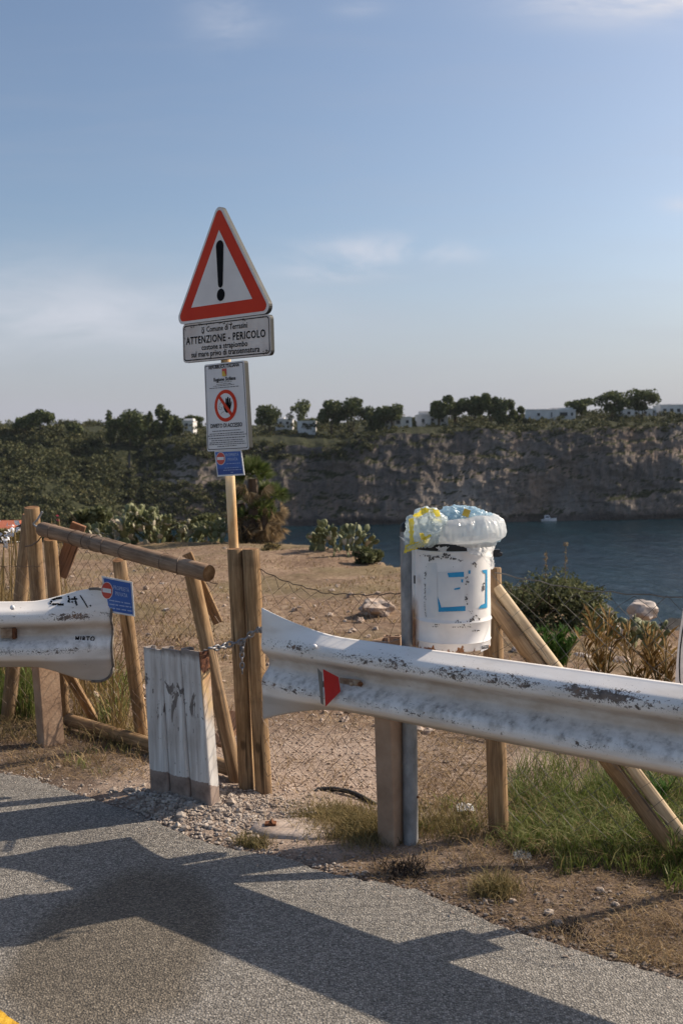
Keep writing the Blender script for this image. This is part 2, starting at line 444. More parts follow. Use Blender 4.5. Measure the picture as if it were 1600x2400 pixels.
def m_bin():
    t = NT('worn_white_bin_enamel'); v = t.coords(); z = t.sep(v)[2]
    base = t.ramp(t.noise(v, 6, 5), [(.3, (.64, .615, .60)), (.55, (.78, .765, .76))])
    n = t.noise(t.coords((1, 1, .6)), 26, 6, .6)
    ru = t.mr(t.math('SUBTRACT', t.math('MULTIPLY', t.math('SUBTRACT', n, .465), .17), z), -.002, .004)
    c = t.mix(ru, base, t.ramp(t.noise(v, 40, 4), [(.35, (.12, .04, .02)), (.6, (.33, .14, .05))]))
    sp = t.mr(t.noise(v, 60, 5, .65), .735, .745); c = t.mix(sp, c, (.16, .14, .14))
    x = t.sep(v)[0]
    side = t.math('MULTIPLY', t.mr(x, -.155, -.14, 1, 0), t.mr(t.math('ADD', z, t.math('MULTIPLY', n, .12)), .20, .27, 1, 0))
    c = t.mix(side, c, t.ramp(n, [(.35, (.18, .06, .03)), (.6, (.45, .28, .16))]))
    t.bump(t.noise(v, 14, 3), .15, .003)
    return t.fin(c, .42, .4)

def m_bag(name, col, alpha=.35, transl=.5, yellow=None):
    t = NT(name); v = t.coords()
    c = col
    if yellow:
        w = t.n('ShaderNodeTexNoise'); t.l(v, w.inputs['Vector']); w.inputs['Scale'].default_value = 11; w.inputs['Detail'].default_value = 2; w.inputs['Distortion'].default_value = 1.2
        c = t.mix(t.mr(w.outputs['Fac'], .53, .55), col, yellow)
    t.fin(c, .16, .8)
    tr = t.n('ShaderNodeBsdfTranslucent')
    if isinstance(c, tuple): tr.inputs[0].default_value = (*c, 1)
    else: t.l(c, tr.inputs[0])
    tp = t.n('ShaderNodeBsdfTransparent'); tp.inputs[0].default_value = (.95, .97, .98, 1)
    m1 = t.n('ShaderNodeMixShader'); m1.inputs[0].default_value = transl
    t.l(t.b.outputs[0], m1.inputs[1]); t.l(tr.outputs[0], m1.inputs[2])
    m2 = t.n('ShaderNodeMixShader'); lwt = t.n('ShaderNodeLayerWeight'); lwt.inputs[0].default_value = .5; t.l(t.mr(lwt.outputs['Facing'], 0, .8, min(.9, alpha * 1.6), alpha * .3), m2.inputs[0])
    t.l(m1.outputs[0], m2.inputs[1]); t.l(tp.outputs[0], m2.inputs[2]); t.l(m2.outputs[0], t.out.inputs[0])
    cr = t.voro(v, 38, 'DISTANCE_TO_EDGE'); t.bump(t.math('ADD', t.noise(v, 16, 3, .6, 1.2), t.math('MULTIPLY', t.mr(cr, 0, .12, 1, 0), .5)), .45, .005)
    return t.m

def m_cliff():
    t = NT('limestone_cliff'); v = t.coords((1, 1, 1), 'World')
    n1 = t.noise(t.coords((1, 1, .55), 'World'), .05, 8, .62, .3); n2 = t.noise(t.coords((1, 1, .75), 'World'), .30, 9, .68); st = t.noise(t.coords((.30, .30, .035), 'World'), 1.6, 6, .6)
    c = t.ramp(t.math('ADD', t.math('MULTIPLY', n1, .5), t.math('MULTIPLY', n2, .5)), [(.29, (.095, .080, .070)), (.42, (.165, .137, .119)), (.55, (.225, .187, .162)), (.72, (.39, .345, .305))])
    c = t.mix(t.mr(t.noise(v, .06, 4), .45, .65, 0, .6), c, (.23, .155, .112))
    c = t.mix(t.mr(st, .50, .68, 0, .6), c, (.085, .075, .072)); c = t.mix(t.mr(t.noise(t.coords((1, 1, .6), 'World'), .035, 3), .56, .68, 0, .55), c, (.36, .32, .285)); c = t.mix(t.mr(t.noise(v, .03, 5), .42, .58, .5, 0), c, (.055, .05, .05))
    g = t.n('ShaderNodeNewGeometry'); nzz = t.sep(g.outputs['Normal'])[2]; pz = t.sep(g.outputs['Position'])
    veg = t.mr(t.math('ADD', nzz, t.math('MULTIPLY', t.math('SUBTRACT', t.noise(v, .5, 5), .5), .5)), .55, .72)
    vc = t.ramp(t.noise(v, .8, 6), [(.35, (.015, .018, .009)), (.5, (.03, .034, .016)), (.64, (.055, .054, .028)), (.76, (.13, .10, .07))])
    c = t.mix(veg, c, vc)
    wet = t.mr(t.math('ADD', pz[2], t.math('MULTIPLY', n2, 3)), -15.6, -14.2, .75, 0)
    c = t.mix(wet, c, (.035, .03, .03))
    t.bump(t.math('ADD', n2, t.math('MULTIPLY', n1, 2)), .6, 1.2)
    return t.fin(c, .92, .1)

def m_sea():
    t = NT('sea_water'); v = t.coords((1, .32, 1), 'World')
    a = t.noise(v, .35, 6, .6, .4); b = t.noise(v, .06, 4)
    c = t.ramp(b, [(.35, (.002, .011, .020)), (.65, (.004, .020, .031))])
    t.bump(t.math('ADD', a, t.math('MULTIPLY', b, 1.5)), 1.0, 1.4)
    return t.fin(c, .22, .10)

M = {}
M['asphalt'] = m_asphalt(); M['ground'] = m_ground()
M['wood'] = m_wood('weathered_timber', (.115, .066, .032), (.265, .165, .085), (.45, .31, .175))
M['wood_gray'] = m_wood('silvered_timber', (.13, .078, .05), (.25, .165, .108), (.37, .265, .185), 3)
M['wood_lit'] = m_wood('sunlit_tone_timber', (.36, .25, .15), (.56, .43, .28), (.68, .56, .40), 5)  # upper strut: its sunlit face put into a paler timber colour
M['wood_red'] = m_wood('reddish_plank', (.14, .06, .03), (.24, .115, .06), (.34, .18, .10), 7)
M['endgrain'] = nmat('timber_end_grain', [(.3, (.10, .045, .018)), (.55, (.22, .115, .05)), (.7, (.32, .19, .09))], 30)
M['brown_steel'] = nmat('dusty_brown_post', [(.3, (.23, .145, .095)), (.5, (.35, .23, .155)), (.7, (.44, .31, .22))], 7, .75, .2, 60)
M['rail'] = m_rail(); M['postw'] = m_post_white(); M['postr'] = m_post_rust(); M['bin'] = m_bin()
M['galv'] = nmat('galvanised_steel', [(.3, (.17, .175, .18)), (.5, (.27, .275, .285)), (.7, (.38, .385, .395))], 22, .55, .15, 60, metal=.35, stretch=(1, 1, .5))
M['black'] = nmat('black_plastic', [(.3, (.012, .012, .014)), (.7, (.03, .03, .033))], 12, .45)
M['rubber'] = nmat('black_hose_rubber', [(.3, (.012, .012, .013)), (.7, (.04, .038, .036))], 20, .6)
M['signwhite'] = nmat('sign_white_sheeting', [(.3, (.66, .62, .60)), (.7, (.76, .72, .70))], 5, .6, spec=.2)
M['panelwhite'] = nmat('aged_sign_panel', [(.3, (.56, .49, .45)), (.55, (.66, .60, .56)), (.7, (.72, .67, .63))], 9, .6, spec=.2)
M['noticewhite'] = nmat('notice_white', [(.3, (.64, .62, .62)), (.7, (.74, .72, .72))], 6, .5, spec=.2)
M['red'] = nmat('sign_red', [(.3, (.55, .035, .015)), (.7, (.63, .055, .022))], 4, .6, spec=.15)
M['redplate'] = nmat('red_reflector_sheeting', [(.3, (.46, .014, .014)), (.7, (.56, .022, .018))], 8, .4)
M['ink'] = nmat('sign_black', [(.3, (.004, .004, .005)), (.7, (.009, .009, .011))], 6, .8, spec=.1)
M['ink2'] = nmat('faded_ink', [(.3, (.05, .045, .05)), (.7, (.09, .085, .09))], 30, .6)
M['signback'] = nmat('sign_grey_rim', [(.3, (.022, .025, .025)), (.7, (.045, .048, .048))], 8, .6)
M['blue'] = nmat('faded_blue_print', [(.3, (.03, .09, .33)), (.6, (.05, .13, .42)), (.75, (.10, .2, .5))], 9, .45)
M['bluedk'] = nmat('dark_blue_print', [(.3, (.02, .05, .22)), (.7, (.03, .08, .3))], 9, .45)
M['white'] = nmat('white_print', [(.3, (.62, .62, .64)), (.7, (.74, .74, .76))], 9, .5)
M['fadewhite'] = nmat('faded_white_print', [(.3, (.28, .36, .58)), (.7, (.42, .50, .68))], 30, .5)
M['redlt'] = nmat('faded_red_print', [(.3, (.5, .06, .04)), (.7, (.6, .1, .07))], 9, .5)
M['yellowpr'] = nmat('emblem_yellow', [(.3, (.55, .35, .04)), (.7, (.65, .45, .08))], 20, .5)
M['polepaint'] = nmat('rusting_cream_pole', [(.30, (.30, .12, .035)), (.42, (.58, .36, .17)), (.55, (.72, .52, .30)), (.70, (.80, .64, .43))], 9, .5, .15, 40, stretch=(1, 1, .35))
M['tape'] = nmat('sticker_blue', [(.3, (.02, .24, .47)), (.7, (.035, .32, .58))], 14, .5)
M['palepaper'] = nmat('torn_paper', [(.3, (.60, .62, .645)), (.5, (.72, .705, .69)), (.7, (.77, .755, .74))], 9, .7)
M['chipdark'] = nmat('bare_dark_metal', [(.3, (.05, .045, .045)), (.7, (.13, .12, .12))], 40, .6)
M['rust'] = nmat('rust', [(.3, (.07, .025, .012)), (.55, (.18, .07, .03)), (.7, (.3, .14, .06))], 30, .85)
M['wire'] = nmat('rusty_wire', [(.3, (.07, .045, .033)), (.6, (.15, .105, .08)), (.75, (.26, .23, .21))], 9, .6, metal=.2)
M['reflback'] = nmat('reflector_back', [(.3, (.15, .135, .115)), (.7, (.25, .23, .2))], 20, .6)
M['wiregrey'] = nmat('galvanised_wire', [(.3, (.10, .09, .08)), (.7, (.2, .19, .175))], 9, .85, spec=.1)
M['chain'] = nmat('chain_steel', [(.3, (.13, .13, .14)), (.6, (.3, .3, .32)), (.75, (.45, .45, .47))], 60, .45, metal=.6)
M['stone'] = nmat('pale_stone', [(.3, (.2, .155, .125)), (.48, (.335, .275, .23)), (.7, (.50, .435, .375))], 22, .9, kind='World')
M['dirtstone'] = nmat('dusty_pebble', [(.3, (.12, .09, .07)), (.5, (.22, .175, .145)), (.72, (.40, .35, .31))], 30, .95, kind='World')
M['stonewarm'] = nmat('field_stone', [(.3, (.24, .17, .13)), (.5, (.40, .31, .25)), (.7, (.56, .48, .41))], 18, .9, .4, 30)
M['whiterock'] = nmat('pale_rock', [(.3, (.34, .27, .23)), (.5, (.52, .45, .4)), (.7, (.62, .56, .52))], 5, .9, .5, 12)
M['concrete'] = nmat('dusty_concrete', [(.3, (.27, .205, .165)), (.5, (.41, .325, .27)), (.7, (.5, .41, .35))], 14, .9, .3, 50)
M['yellow'] = nmat('yellow_road_paint', [(.35, (.42, .22, .02)), (.55, (.66, .38, .03)), (.7, (.72, .45, .06))], 40, .7, .4, 150)
M['cliff'] = m_cliff(); M['sea'] = m_sea()
M['grass'] = leafmat('green_grass_blades', [(.20, .15, .07), (.06, .09, .018), (.115, .16, .032), (.19, .215, .06), (.36, .31, .15)], 2.2, .6, .35)
M['dry'] = leafmat('dry_grass_blades', [(.15, .095, .05), (.28, .19, .10), (.42, .31, .17)], 3, .8, .25)
M['weed'] = leafmat('dry_weed_stems', [(.10, .09, .035), (.21, .165, .07), (.34, .25, .12)], 5, .75, .25)
M['reed'] = leafmat('dry_reed', [(.10, .065, .025), (.22, .15, .06), (.36, .26, .12)], 3, .8, .25)
M['oleander'] = leafmat('dried_lance_leaves', [(.10, .05, .012), (.22, .125, .03), (.36, .23, .075)], 4, .6, .35)
M['fresh'] = leafmat('fresh_green_leaves', [(.03, .075, .012), (.06, .14, .022), (.11, .20, .04)], 4, .5, .35)
M['shrub'] = leafmat('grey_green_shrub_leaves', [(.05, .056, .026), (.105, .115, .05), (.18, .185, .092)], 3, .7, .35)
M['scrub'] = leafmat('dark_scrub_leaves', [(.03, .036, .016), (.058, .066, .027), (.10, .102, .042), (.17, .148, .07)], .12, .8, .15, 'World')
M['pine'] = leafmat('pine_needles', [(.045, .062, .024), (.095, .115, .042), (.17, .18, .075)], .5, .8, .15)
M['pad'] = nmat('prickly_pear_pads', [(.3, (.07, .082, .034)), (.5, (.135, .145, .064)), (.68, (.25, .25, .125))], 2.5, .6, kind='World')
M['padpale'] = nmat('withered_and_lit_pads', [(.3, (.22, .2, .12)), (.55, (.40, .36, .27)), (.7, (.52, .45, .38))], 4, .7, kind='World')  # pale pads: withered tone that also paints in sunlit highlights
M['frond'] = leafmat('green_palm_fronds', [(.045, .07, .018), (.10, .135, .035), (.18, .20, .07)], 3, .6, .5)
M['deadfrond'] = leafmat('dead_palm_fronds', [(.12, .08, .042), (.25, .18, .10), (.42, .32, .19)], 3, .85, .45)
M['bark'] = nmat('tree_bark', [(.3, (.04, .028, .02)), (.7, (.12, .085, .06))], 3, .9)
M['wall'] = nmat('white_house_wall', [(.3, (.58, .56, .55)), (.7, (.78, .76, .74))], .4, .8)
M['dark'] = nmat('dark_window', [(.3, (.02, .022, .027)), (.7, (.05, .052, .06))], 2, .3)
M['tile'] = nmat('red_roof_tiles', [(.3, (.22, .055, .03)), (.5, (.34, .095, .05)), (.7, (.44, .16, .09))], 6, .85, .3, 20, stretch=(4, 1, 1))
M['boat'] = nmat('white_boat_hull', [(.3, (.68, .68, .7)), (.7, (.8, .8, .82))], 1, .35)
M['cotton'] = nmat('white_blossom', [(.3, (.58, .57, .6)), (.7, (.75, .75, .78))], 30, .8)
M['pink'] = nmat('pink_petals', [(.3, (.5, .06, .16)), (.7, (.65, .14, .25))], 30, .7)
M['clearwrap'] = m_bag('clear_wrapper', (.55, .56, .56), .55, .3)
M['paper'] = nmat('crumpled_white_paper', [(.3, (.6, .6, .62)), (.7, (.76, .76, .78))], 40, .7, .4, 60)
M['bagw'] = m_bag('translucent_white_plastic', (.90, .90, .90), .13, .62)
M['bagb'] = m_bag('translucent_blue_plastic', (.52, .68, .78), .26, .55)
M['bagy'] = m_bag('pale_blue_thin_plastic', (.66, .74, .76), .34, .5)
M['bagyellow'] = m_bag('yellow_plastic', (.82, .64, .03), .08, .5)
M['grime'] = nmat('grime', [(.3, (.10, .082, .068)), (.7, (.24, .205, .175))], 60, .7)
M['tan'] = nmat('rusty_tan_plate', [(.3, (.22, .13, .075)), (.55, (.36, .25, .17)), (.7, (.46, .36, .27))], 40, .7)
M['letter'] = M['ink']
# ---------------------------------------------------------------- light and sky
SUN_AZ, SUN_EL = R(67.5), R(36.4)
SUND = Vector((math.sin(SUN_AZ) * math.cos(SUN_EL), math.cos(SUN_AZ) * math.cos(SUN_EL), math.sin(SUN_EL)))
sun = bpy.data.lights.new('sun', 'SUN'); suno = bpy.data.objects.new('sun', sun); C.objects.link(suno)
sun.energy = 5.0; sun.angle = R(.5); sun.color = (1, .87, .70)
suno.rotation_mode = 'QUATERNION'; suno.rotation_quaternion = SUND.to_track_quat('Z', 'Y'); suno.location = (20, 8, 20)

w = bpy.data.worlds.new('World'); sc.world = w; w.use_nodes = True; nt = w.node_tree; nt.nodes.clear()
class WN(NT):
    def __init__(s, t): s.t = t
W = WN(nt)
wo = W.n('ShaderNodeOutputWorld'); bg = W.n('ShaderNodeBackground'); W.l(bg.outputs[0], wo.inputs[0])
sky = W.n('ShaderNodeTexSky', sky_type='NISHITA'); sky.sun_disc = False; sky.sun_elevation = SUN_EL; sky.sun_rotation = SUN_AZ
sky.altitude = 20; sky.air_density = 1.0; sky.dust_density = 2.2; sky.ozone_density = 1.6
bg.inputs[1].default_value = SKYS = .104
tc = W.n('ShaderNodeTexCoord'); d = W.sep(tc.outputs['Generated'])
yy = W.math('MAXIMUM', d[1], .05); uu = W.math('DIVIDE', d[0], yy); vv = W.math('DIVIDE', d[2], yy)
cb = W.n('ShaderNodeCombineXYZ'); W.l(uu, cb.inputs[0]); W.l(W.math('MULTIPLY', vv, 3.2), cb.inputs[1])
n1 = W.noise(cb.outputs[0], 7, 7, .6, .5)
mp = W.n('ShaderNodeMapping'); mp.inputs['Rotation'].default_value = (0, 0, .25); mp.inputs['Scale'].default_value = (1, 2.2, 1); W.l(cb.outputs[0], mp.inputs[0])
n2 = W.noise(mp.outputs[0], 3.2, 6, .6, .3)
tot = None
for (px, py, rx, ry, amp, lo, hi) in ((905, 585, 190, 34, .75, .38, .68), (800, 635, 120, 20, .65, .36, .66), (985, 600, 110, 16, .4, .3, .7), (90, 720, 520, 120, .5, .1, .75), (250, 760, 520, 70, .22, .1, .7),
                                      (1500, -12, 240, 62, 1.25, .2, .6), (545, 40, 95, 70, .30, .35, .68), (840, 15, 60, 22, .25, .3, .7), (1610, 480, 60, 22, .5, .3, .6)):
    r0 = ray(px, py); u0, v0 = r0.x / r0.y, r0.z / r0.y
    ax = W.math('DIVIDE', W.math('SUBTRACT', uu, u0), rx / F); ay = W.math('DIVIDE', W.math('SUBTRACT', vv, v0), ry / F)
    q = W.math('ADD', W.math('MULTIPLY', ax, ax), W.math('MULTIPLY', ay, ay))
    e = W.math('POWER', 2.718, W.math('MULTIPLY', q, -1.1))
    k = W.math('MULTIPLY', W.math('MULTIPLY', e, W.mr(n1, lo, hi, 0, 1, True)), amp)
    tot = k if tot is None else W.math('ADD', tot, k)
veil = W.math('MULTIPLY', W.mr(n2, .40, .75, 0, .16, True), W.mr(vv, -.05, .45, 1, .4))
band = W.mr(vv, -.02, .24, .92, 0, True)      # thin bright veil low over the horizon
low = W.math('ADD', band, veil)
fwd = W.mr(d[1], .0, .25, 0, 1, True)
tot = W.math('MULTIPLY', W.math('MINIMUM', tot, 1), fwd); low = W.math('MULTIPLY', W.math('MINIMUM', low, 1), fwd)
CL = [q / SKYS for q in (.375, .38, .435)]
col = W.mix(tot, W.mix(low, sky.outputs[0], tuple(CL)), tuple(q / SKYS for q in (.56, .57, .63)))
W.l(col, bg.inputs[0])

sc.view_settings.view_transform = 'Standard'; sc.view_settings.look = 'None'; sc.view_settings.exposure = 0.34; sc.view_settings.gamma = 1
sc.cycles.max_bounces = 8; sc.cycles.transparent_max_bounces = 16; sc.cycles.diffuse_bounces = 3
sc.cycles.use_adaptive_sampling = True; sc.cycles.use_denoising = True
# ---------------------------------------------------------------- ground
SEAZ = -18.4
EDGE = [(-40, 26), (-14, 21), (-6, 19.3), (-1.6, 18.8), (-.4, 17.6), (.3, 16.2), (.85, 14.6), (1.35, 12.9), (1.75, 11.6), (2.7, 10.7), (3.5, 10.4), (6, 10.2), (12, 9.5), (40, 4)]
rp = [G(-10, 1816), G(85, 1832), G(170, 1862), G(300, 1905), G(380, 1942), G(470, 1978), G(560, 1998), G(640, 2012), G(720, 2040), G(860, 2072), G(1000, 2105), G(1100, 2142), G(1210, 2190), G(1300, 2222), G(1500, 2284), G(1610, 2306)]
ROADE = [(-40, 7.0), (-12, 5.5), (-4, 5.12)] + [(p.x, p.y) for p in rp] + [(2.6, 1.9), (8, -2.4), (40, -28)]
def interp(L, x):
    if x <= L[0][0]: return L[0][1]
    for i in range(len(L) - 1):
        if x <= L[i + 1][0]:
            t = (x - L[i][0]) / (L[i + 1][0] - L[i][0]); return L[i][1] + (L[i + 1][1] - L[i][1]) * t
    return L[-1][1]
def H(x, y):
    r = y - interp(ROADE, x)
    e = interp(EDGE, x) + .35 * fbm(x * .9, 3, 0, 3)
    z = .012 * fbm(x * 2.3, y * 2.3, 1, 4)
    far = smoothstep(5.5, 9, y)
    z += far * (.11 * fbm(x * .33, y * .33, 5, 4) + .02 * fbm(x * 1.9, y * 1.9, 2, 3))
    z += .05 * math.exp(-(((x + .66) / .4) ** 2 + ((y - 4.55) / .22) ** 2))      # heap of stones round the posts
    z = z * smoothstep(-.02, .22, r) - .035 * (1 - smoothstep(-.1, .06, r))
    if x > 1.3: z -= far * .25 * smoothstep(1.3, 3.5, x) * smoothstep(6, 10, y)
    o = y - e
    if o > 0:
        z -= min(24, 1.15 * o ** 1.25) * (1 - .35 * min(1, max(0, fbm(x * .5, y * .5, 9, 4))))
    return z
def axis(lo, hi, near0, near1, fine, grow):
    a = [near0]
    while a[-1] < near1: a.append(a[-1] + fine)
    s = fine
    while a[-1] < hi: s *= grow; a.append(a[-1] + s)
    b = [near0]; s = fine
    while b[-1] > lo: s *= grow; b.append(b[-1] - s)
    return sorted(set(b[1:] + a))
xs = axis(-70, 70, -2.6, 3.2, .055, 1.13); ys = axis(-40, 60, 2.3, 6.2, .05, 1.035)
ys = [y for y in ys if y <= 60]
gv = [(x, y, H(x, y)) for y in ys for x in xs]; nx = len(xs)
gf = [(j * nx + i, j * nx + i + 1, (j + 1) * nx + i + 1, (j + 1) * nx + i) for j in range(len(ys) - 1) for i in range(nx - 1)]
g = mesh('ground', gv, gf, M['ground'], smooth=True); g['kind'] = 'structure'

# road sheet with a crumbling edge
rng0 = random.Random(3); edge = []
for i in range(len(ROADE) - 1):
    a, b = Vector(ROADE[i]), Vector(ROADE[i + 1]); L = (b - a).length
    n = max(1, int(L / (.02 if 2 < i < len(ROADE) - 3 else .4)))
    for k in range(n):
        p = a.lerp(b, k / n); edge.append((p.x, p.y + .035 * fbm(p.x * 3.1, 1, 0, 3) + .022 * fbm(p.x * 21, 4, 0, 3)))
edge.append(ROADE[-1])
loop = edge + [(40, -39), (-40, -39)]
tri = tessellate_polygon([[Vector((p[0], p[1], 0)) for p in loop]])
n = len(loop); rv = [(p[0], p[1], .012) for p in loop]; ne = len(edge)
rv += [(p[0] + .01, p[1] + .045, -.045) for p in edge]
def up(f):
    a, b, c = (Vector(rv[i]) for i in f); return f if (b - a).cross(c - a).z > 0 else tuple(reversed(f))
rf = [up(tuple(t)) for t in tri] + [(i + 1, i, n + i, n + i + 1) for i in range(ne - 1)]
o = mesh('road', rv, rf, M['asphalt']); o['kind'] = 'structure'
# yellow line in the corner
a = G(-10, 2361, .017); b = G(50, 2402, .017); a.z = b.z = 0; t = (b - a).normalized(); s = Vector((-t.y, t.x, 0))
if s.y > 0: s = -s
pts = [a - t * (i * .25) for i in range(24, 0, -1)] + [a, b] + [b + t * (i * .25) for i in range(1, 24)]
yv = []; 
fine = []
for i in range(len(pts) - 1):
    for k in range(6): fine.append(pts[i].lerp(pts[i + 1], k / 6))
for p in fine:
    q = p + s * (.006 * fbm(p.x * 12, p.y * 12, 0, 3)); yv += [(q.x, q.y, .017), (q.x + s.x * .12, q.y + s.y * .12, .017)]
yf = [(2 * i, 2 * i + 1, 2 * i + 3, 2 * i + 2) for i in range(len(fine) - 1)]
o = mesh('road_marking', yv, yf, M['yellow']); o['kind'] = 'structure'
# sea
o = mesh('sea', [(-1150, 5, SEAZ), (1150, 5, SEAZ), (1150, 680, SEAZ), (-1150, 680, SEAZ)], [(0, 1, 2, 3)], M['sea']); o['kind'] = 'structure'

# ---------------------------------------------------------------- the far headland
def lerp_tab(tab, x):
    return interp(tab, x)
FOOT = [(-900, 205), (-200, 208), (100, 216), (230, 240), (330, 268), (640, 280), (900, 284), (1250, 290), (1600, 297), (2500, 310)]
RUN = [(-900, 105), (60, 95), (170, 78), (260, 50), (350, 26), (470, 13), (2500, 13)]
BROW = [(-900, 1010), (0, 1012), (150, 1018), (250, 1040), (480, 1040), (640, 1046), (800, 1044), (876, 1022), (1000, 1015), (1300, 1012), (1600, 1004), (2500, 1000)]
BACK = [(-900, 985), (0, 992), (300, 992), (600, 995), (900, 993), (1200, 985), (1600, 976), (2500, 970)]
cols = [(-900 + i * 5.0) for i in range(680)]
FROWS, PROWS = 64, 26
def headland(px, v):
    """v in 0..1 up the face, 1..2 back over the plateau"""
    f = interp(FOOT, px); rn = interp(RUN, px); D1 = f + rn
    zb = CAMZ - (interp(BROW, px) - 1066) / F * D1
    zb += 1.6 * fbm(px * .011, 2, 0, 4)
    steep = 1 - smoothstep(14, 60, rn)
    if v <= 1:
        D = f + rn * (v ** (1.0 if steep < .5 else 1.35)); z = SEAZ - 1.5 + (zb - SEAZ + 1.5) * v
        x = (px - 800) / F * D
        r = abs(fbm(x * .05, z * .06, 3, 5)); r2 = abs(fbm(x * .15, z * .19, 11, 4)); big = fbm(x * .018, z * .02, 8, 3)
        edge = min(1, v * 6) * (1 if v < .9 else 1 - .5 * (v - .9) * 10)
        D += (r * 2.2 - .8 + r2 * .9 + big * 5.2 + .4 * fbm(x * .6, z * .5, 2, 3)) * edge * (steep * .85 + .15)
        # overhanging strata
        D += .25 * math.sin(z * 1.15 + 4 * fbm(x * .03, z * .1, 0, 3)) * steep * edge
        z += (1 - steep) * 2.2 * fbm(x * .05, D * .05, 4, 4) * edge
    else:
        k = v - 1; D = D1 + 95 * k ** 1.4
        zt = CAMZ - (interp(BACK, px) - 1066) / F * (D1 + 95)
        x = (px - 800) / F * D
        z = zb + (zt - zb) * min(1, k * 1.05) + .8 * fbm(x * .045, D * .045, 6, 4)
        z0 = abs(fbm(x * .055, zb * .035, 3, 5)) * 4
        D += z0 * max(0, 1 - k * 4)
    return Vector((x, D, z))
hv = []; vs = [i / (FROWS - 1) for i in range(FROWS)] + [1 + (i + 1) / PROWS for i in range(PROWS)]
for v in vs:
    for px in cols: hv.append(headland(px, v))
m = len(cols)
# far back skirt so that the plateau never shows its end
for px in cols:
    p = headland(px, 2); hv.append((p.x * 1.5, p.y * 1.5, p.z - 4))
hf = [(j * m + i, j * m + i + 1, (j + 1) * m + i + 1, (j + 1) * m + i) for j in range(len(vs)) for i in range(m - 1)]
o = mesh('headland_terrain', hv, hf, M['cliff'], smooth=False); o['kind'] = 'structure'

# scrub over the headland: one mass
rng = np.random.default_rng(11); pr = random.Random(5)
cv = []; cf = []; base = 0
def clump(c, r, n, size, flatk=.7):
    global base
    pts = lobes(rng, n, 5, c, (r, r, r * flatk), .5, .3)
    v, f = leaf_cloud(rng, pts, size)
    cv.append(v); cf.append(f + base); base += len(v)
def scatter(num, px0, px1, v0, v1, r0, r1, dens, gate=-.22):
    for _ in range(num):
        px = pr.uniform(px0, px1); v = pr.uniform(v0, v1); p = headland(px, v)
        if fbm(p.x * .03, p.y * .03, p.z * .02, 3) < gate: continue
        r = pr.uniform(r0, r1); clump((p.x, p.y, p.z + r * .25), r, int(dens * r * r) + 14, .42 + .1 * r)
scatter(1150, -300, 260, .10, 1.05, 1.2, 3.1, 20)       # vegetated slope on the left
scatter(330, 215, 560, .04, .56, 1.0, 2.6, 20); scatter(160, 235, 400, .4, 1.0, .8, 2.0, 20)         # growth at the foot of the cliff
scatter(900, -300, 1900, 1.0, 1.5, .9, 2.0, 26)      # scrub along the brow
scatter(620, -300, 1900, 1.45, 1.95, 1.2, 2.6, 20)
scatter(280, 230, 880, .84, 1.04, .8, 2.0, 22); scatter(150, 860, 1800, .93, 1.04, .6, 1.4, 24)
scatter(36, 640, 1800, .25, .9, .4, .9, 26)          # tufts on ledges
scatter(700, -300, 260, .02, .98, 1.3, 2.8, 20, -9); scatter(520, -300, 1900, 1.60, 1.99, 1.6, 3.2, 11)
scatter(70, 225, 480, 1.45, 1.9, 2.6, 4.4, 10)
for (a_, b_, yb_, D_) in ((402, 456, 1003, 312), (648, 688, 999, 338), (699, 742, 1001, 322), (896, 1052, 1003, 318), (1240, 1348, 989, 340), (1545, 1680, 982, 352), (1458, 1528, 984, 349)):
    for _ in range(int((b_ - a_) / 10)):
        c_ = P(pr.uniform(a_ - 6, b_ + 6), yb_, D_ - pr.uniform(2, 5)); r_ = pr.uniform(.8, 1.9); clump((c_.x, c_.y, c_.z + r_ * .2), r_, int(16 * r_ * r_) + 16, .6)
o = mesh('scrub', np.concatenate(cv), np.concatenate(cf), M['scrub'])
tag(o, 'dark green mediterranean scrub covering the slopes and brow of the cliff', 'scrub', kind='stuff')

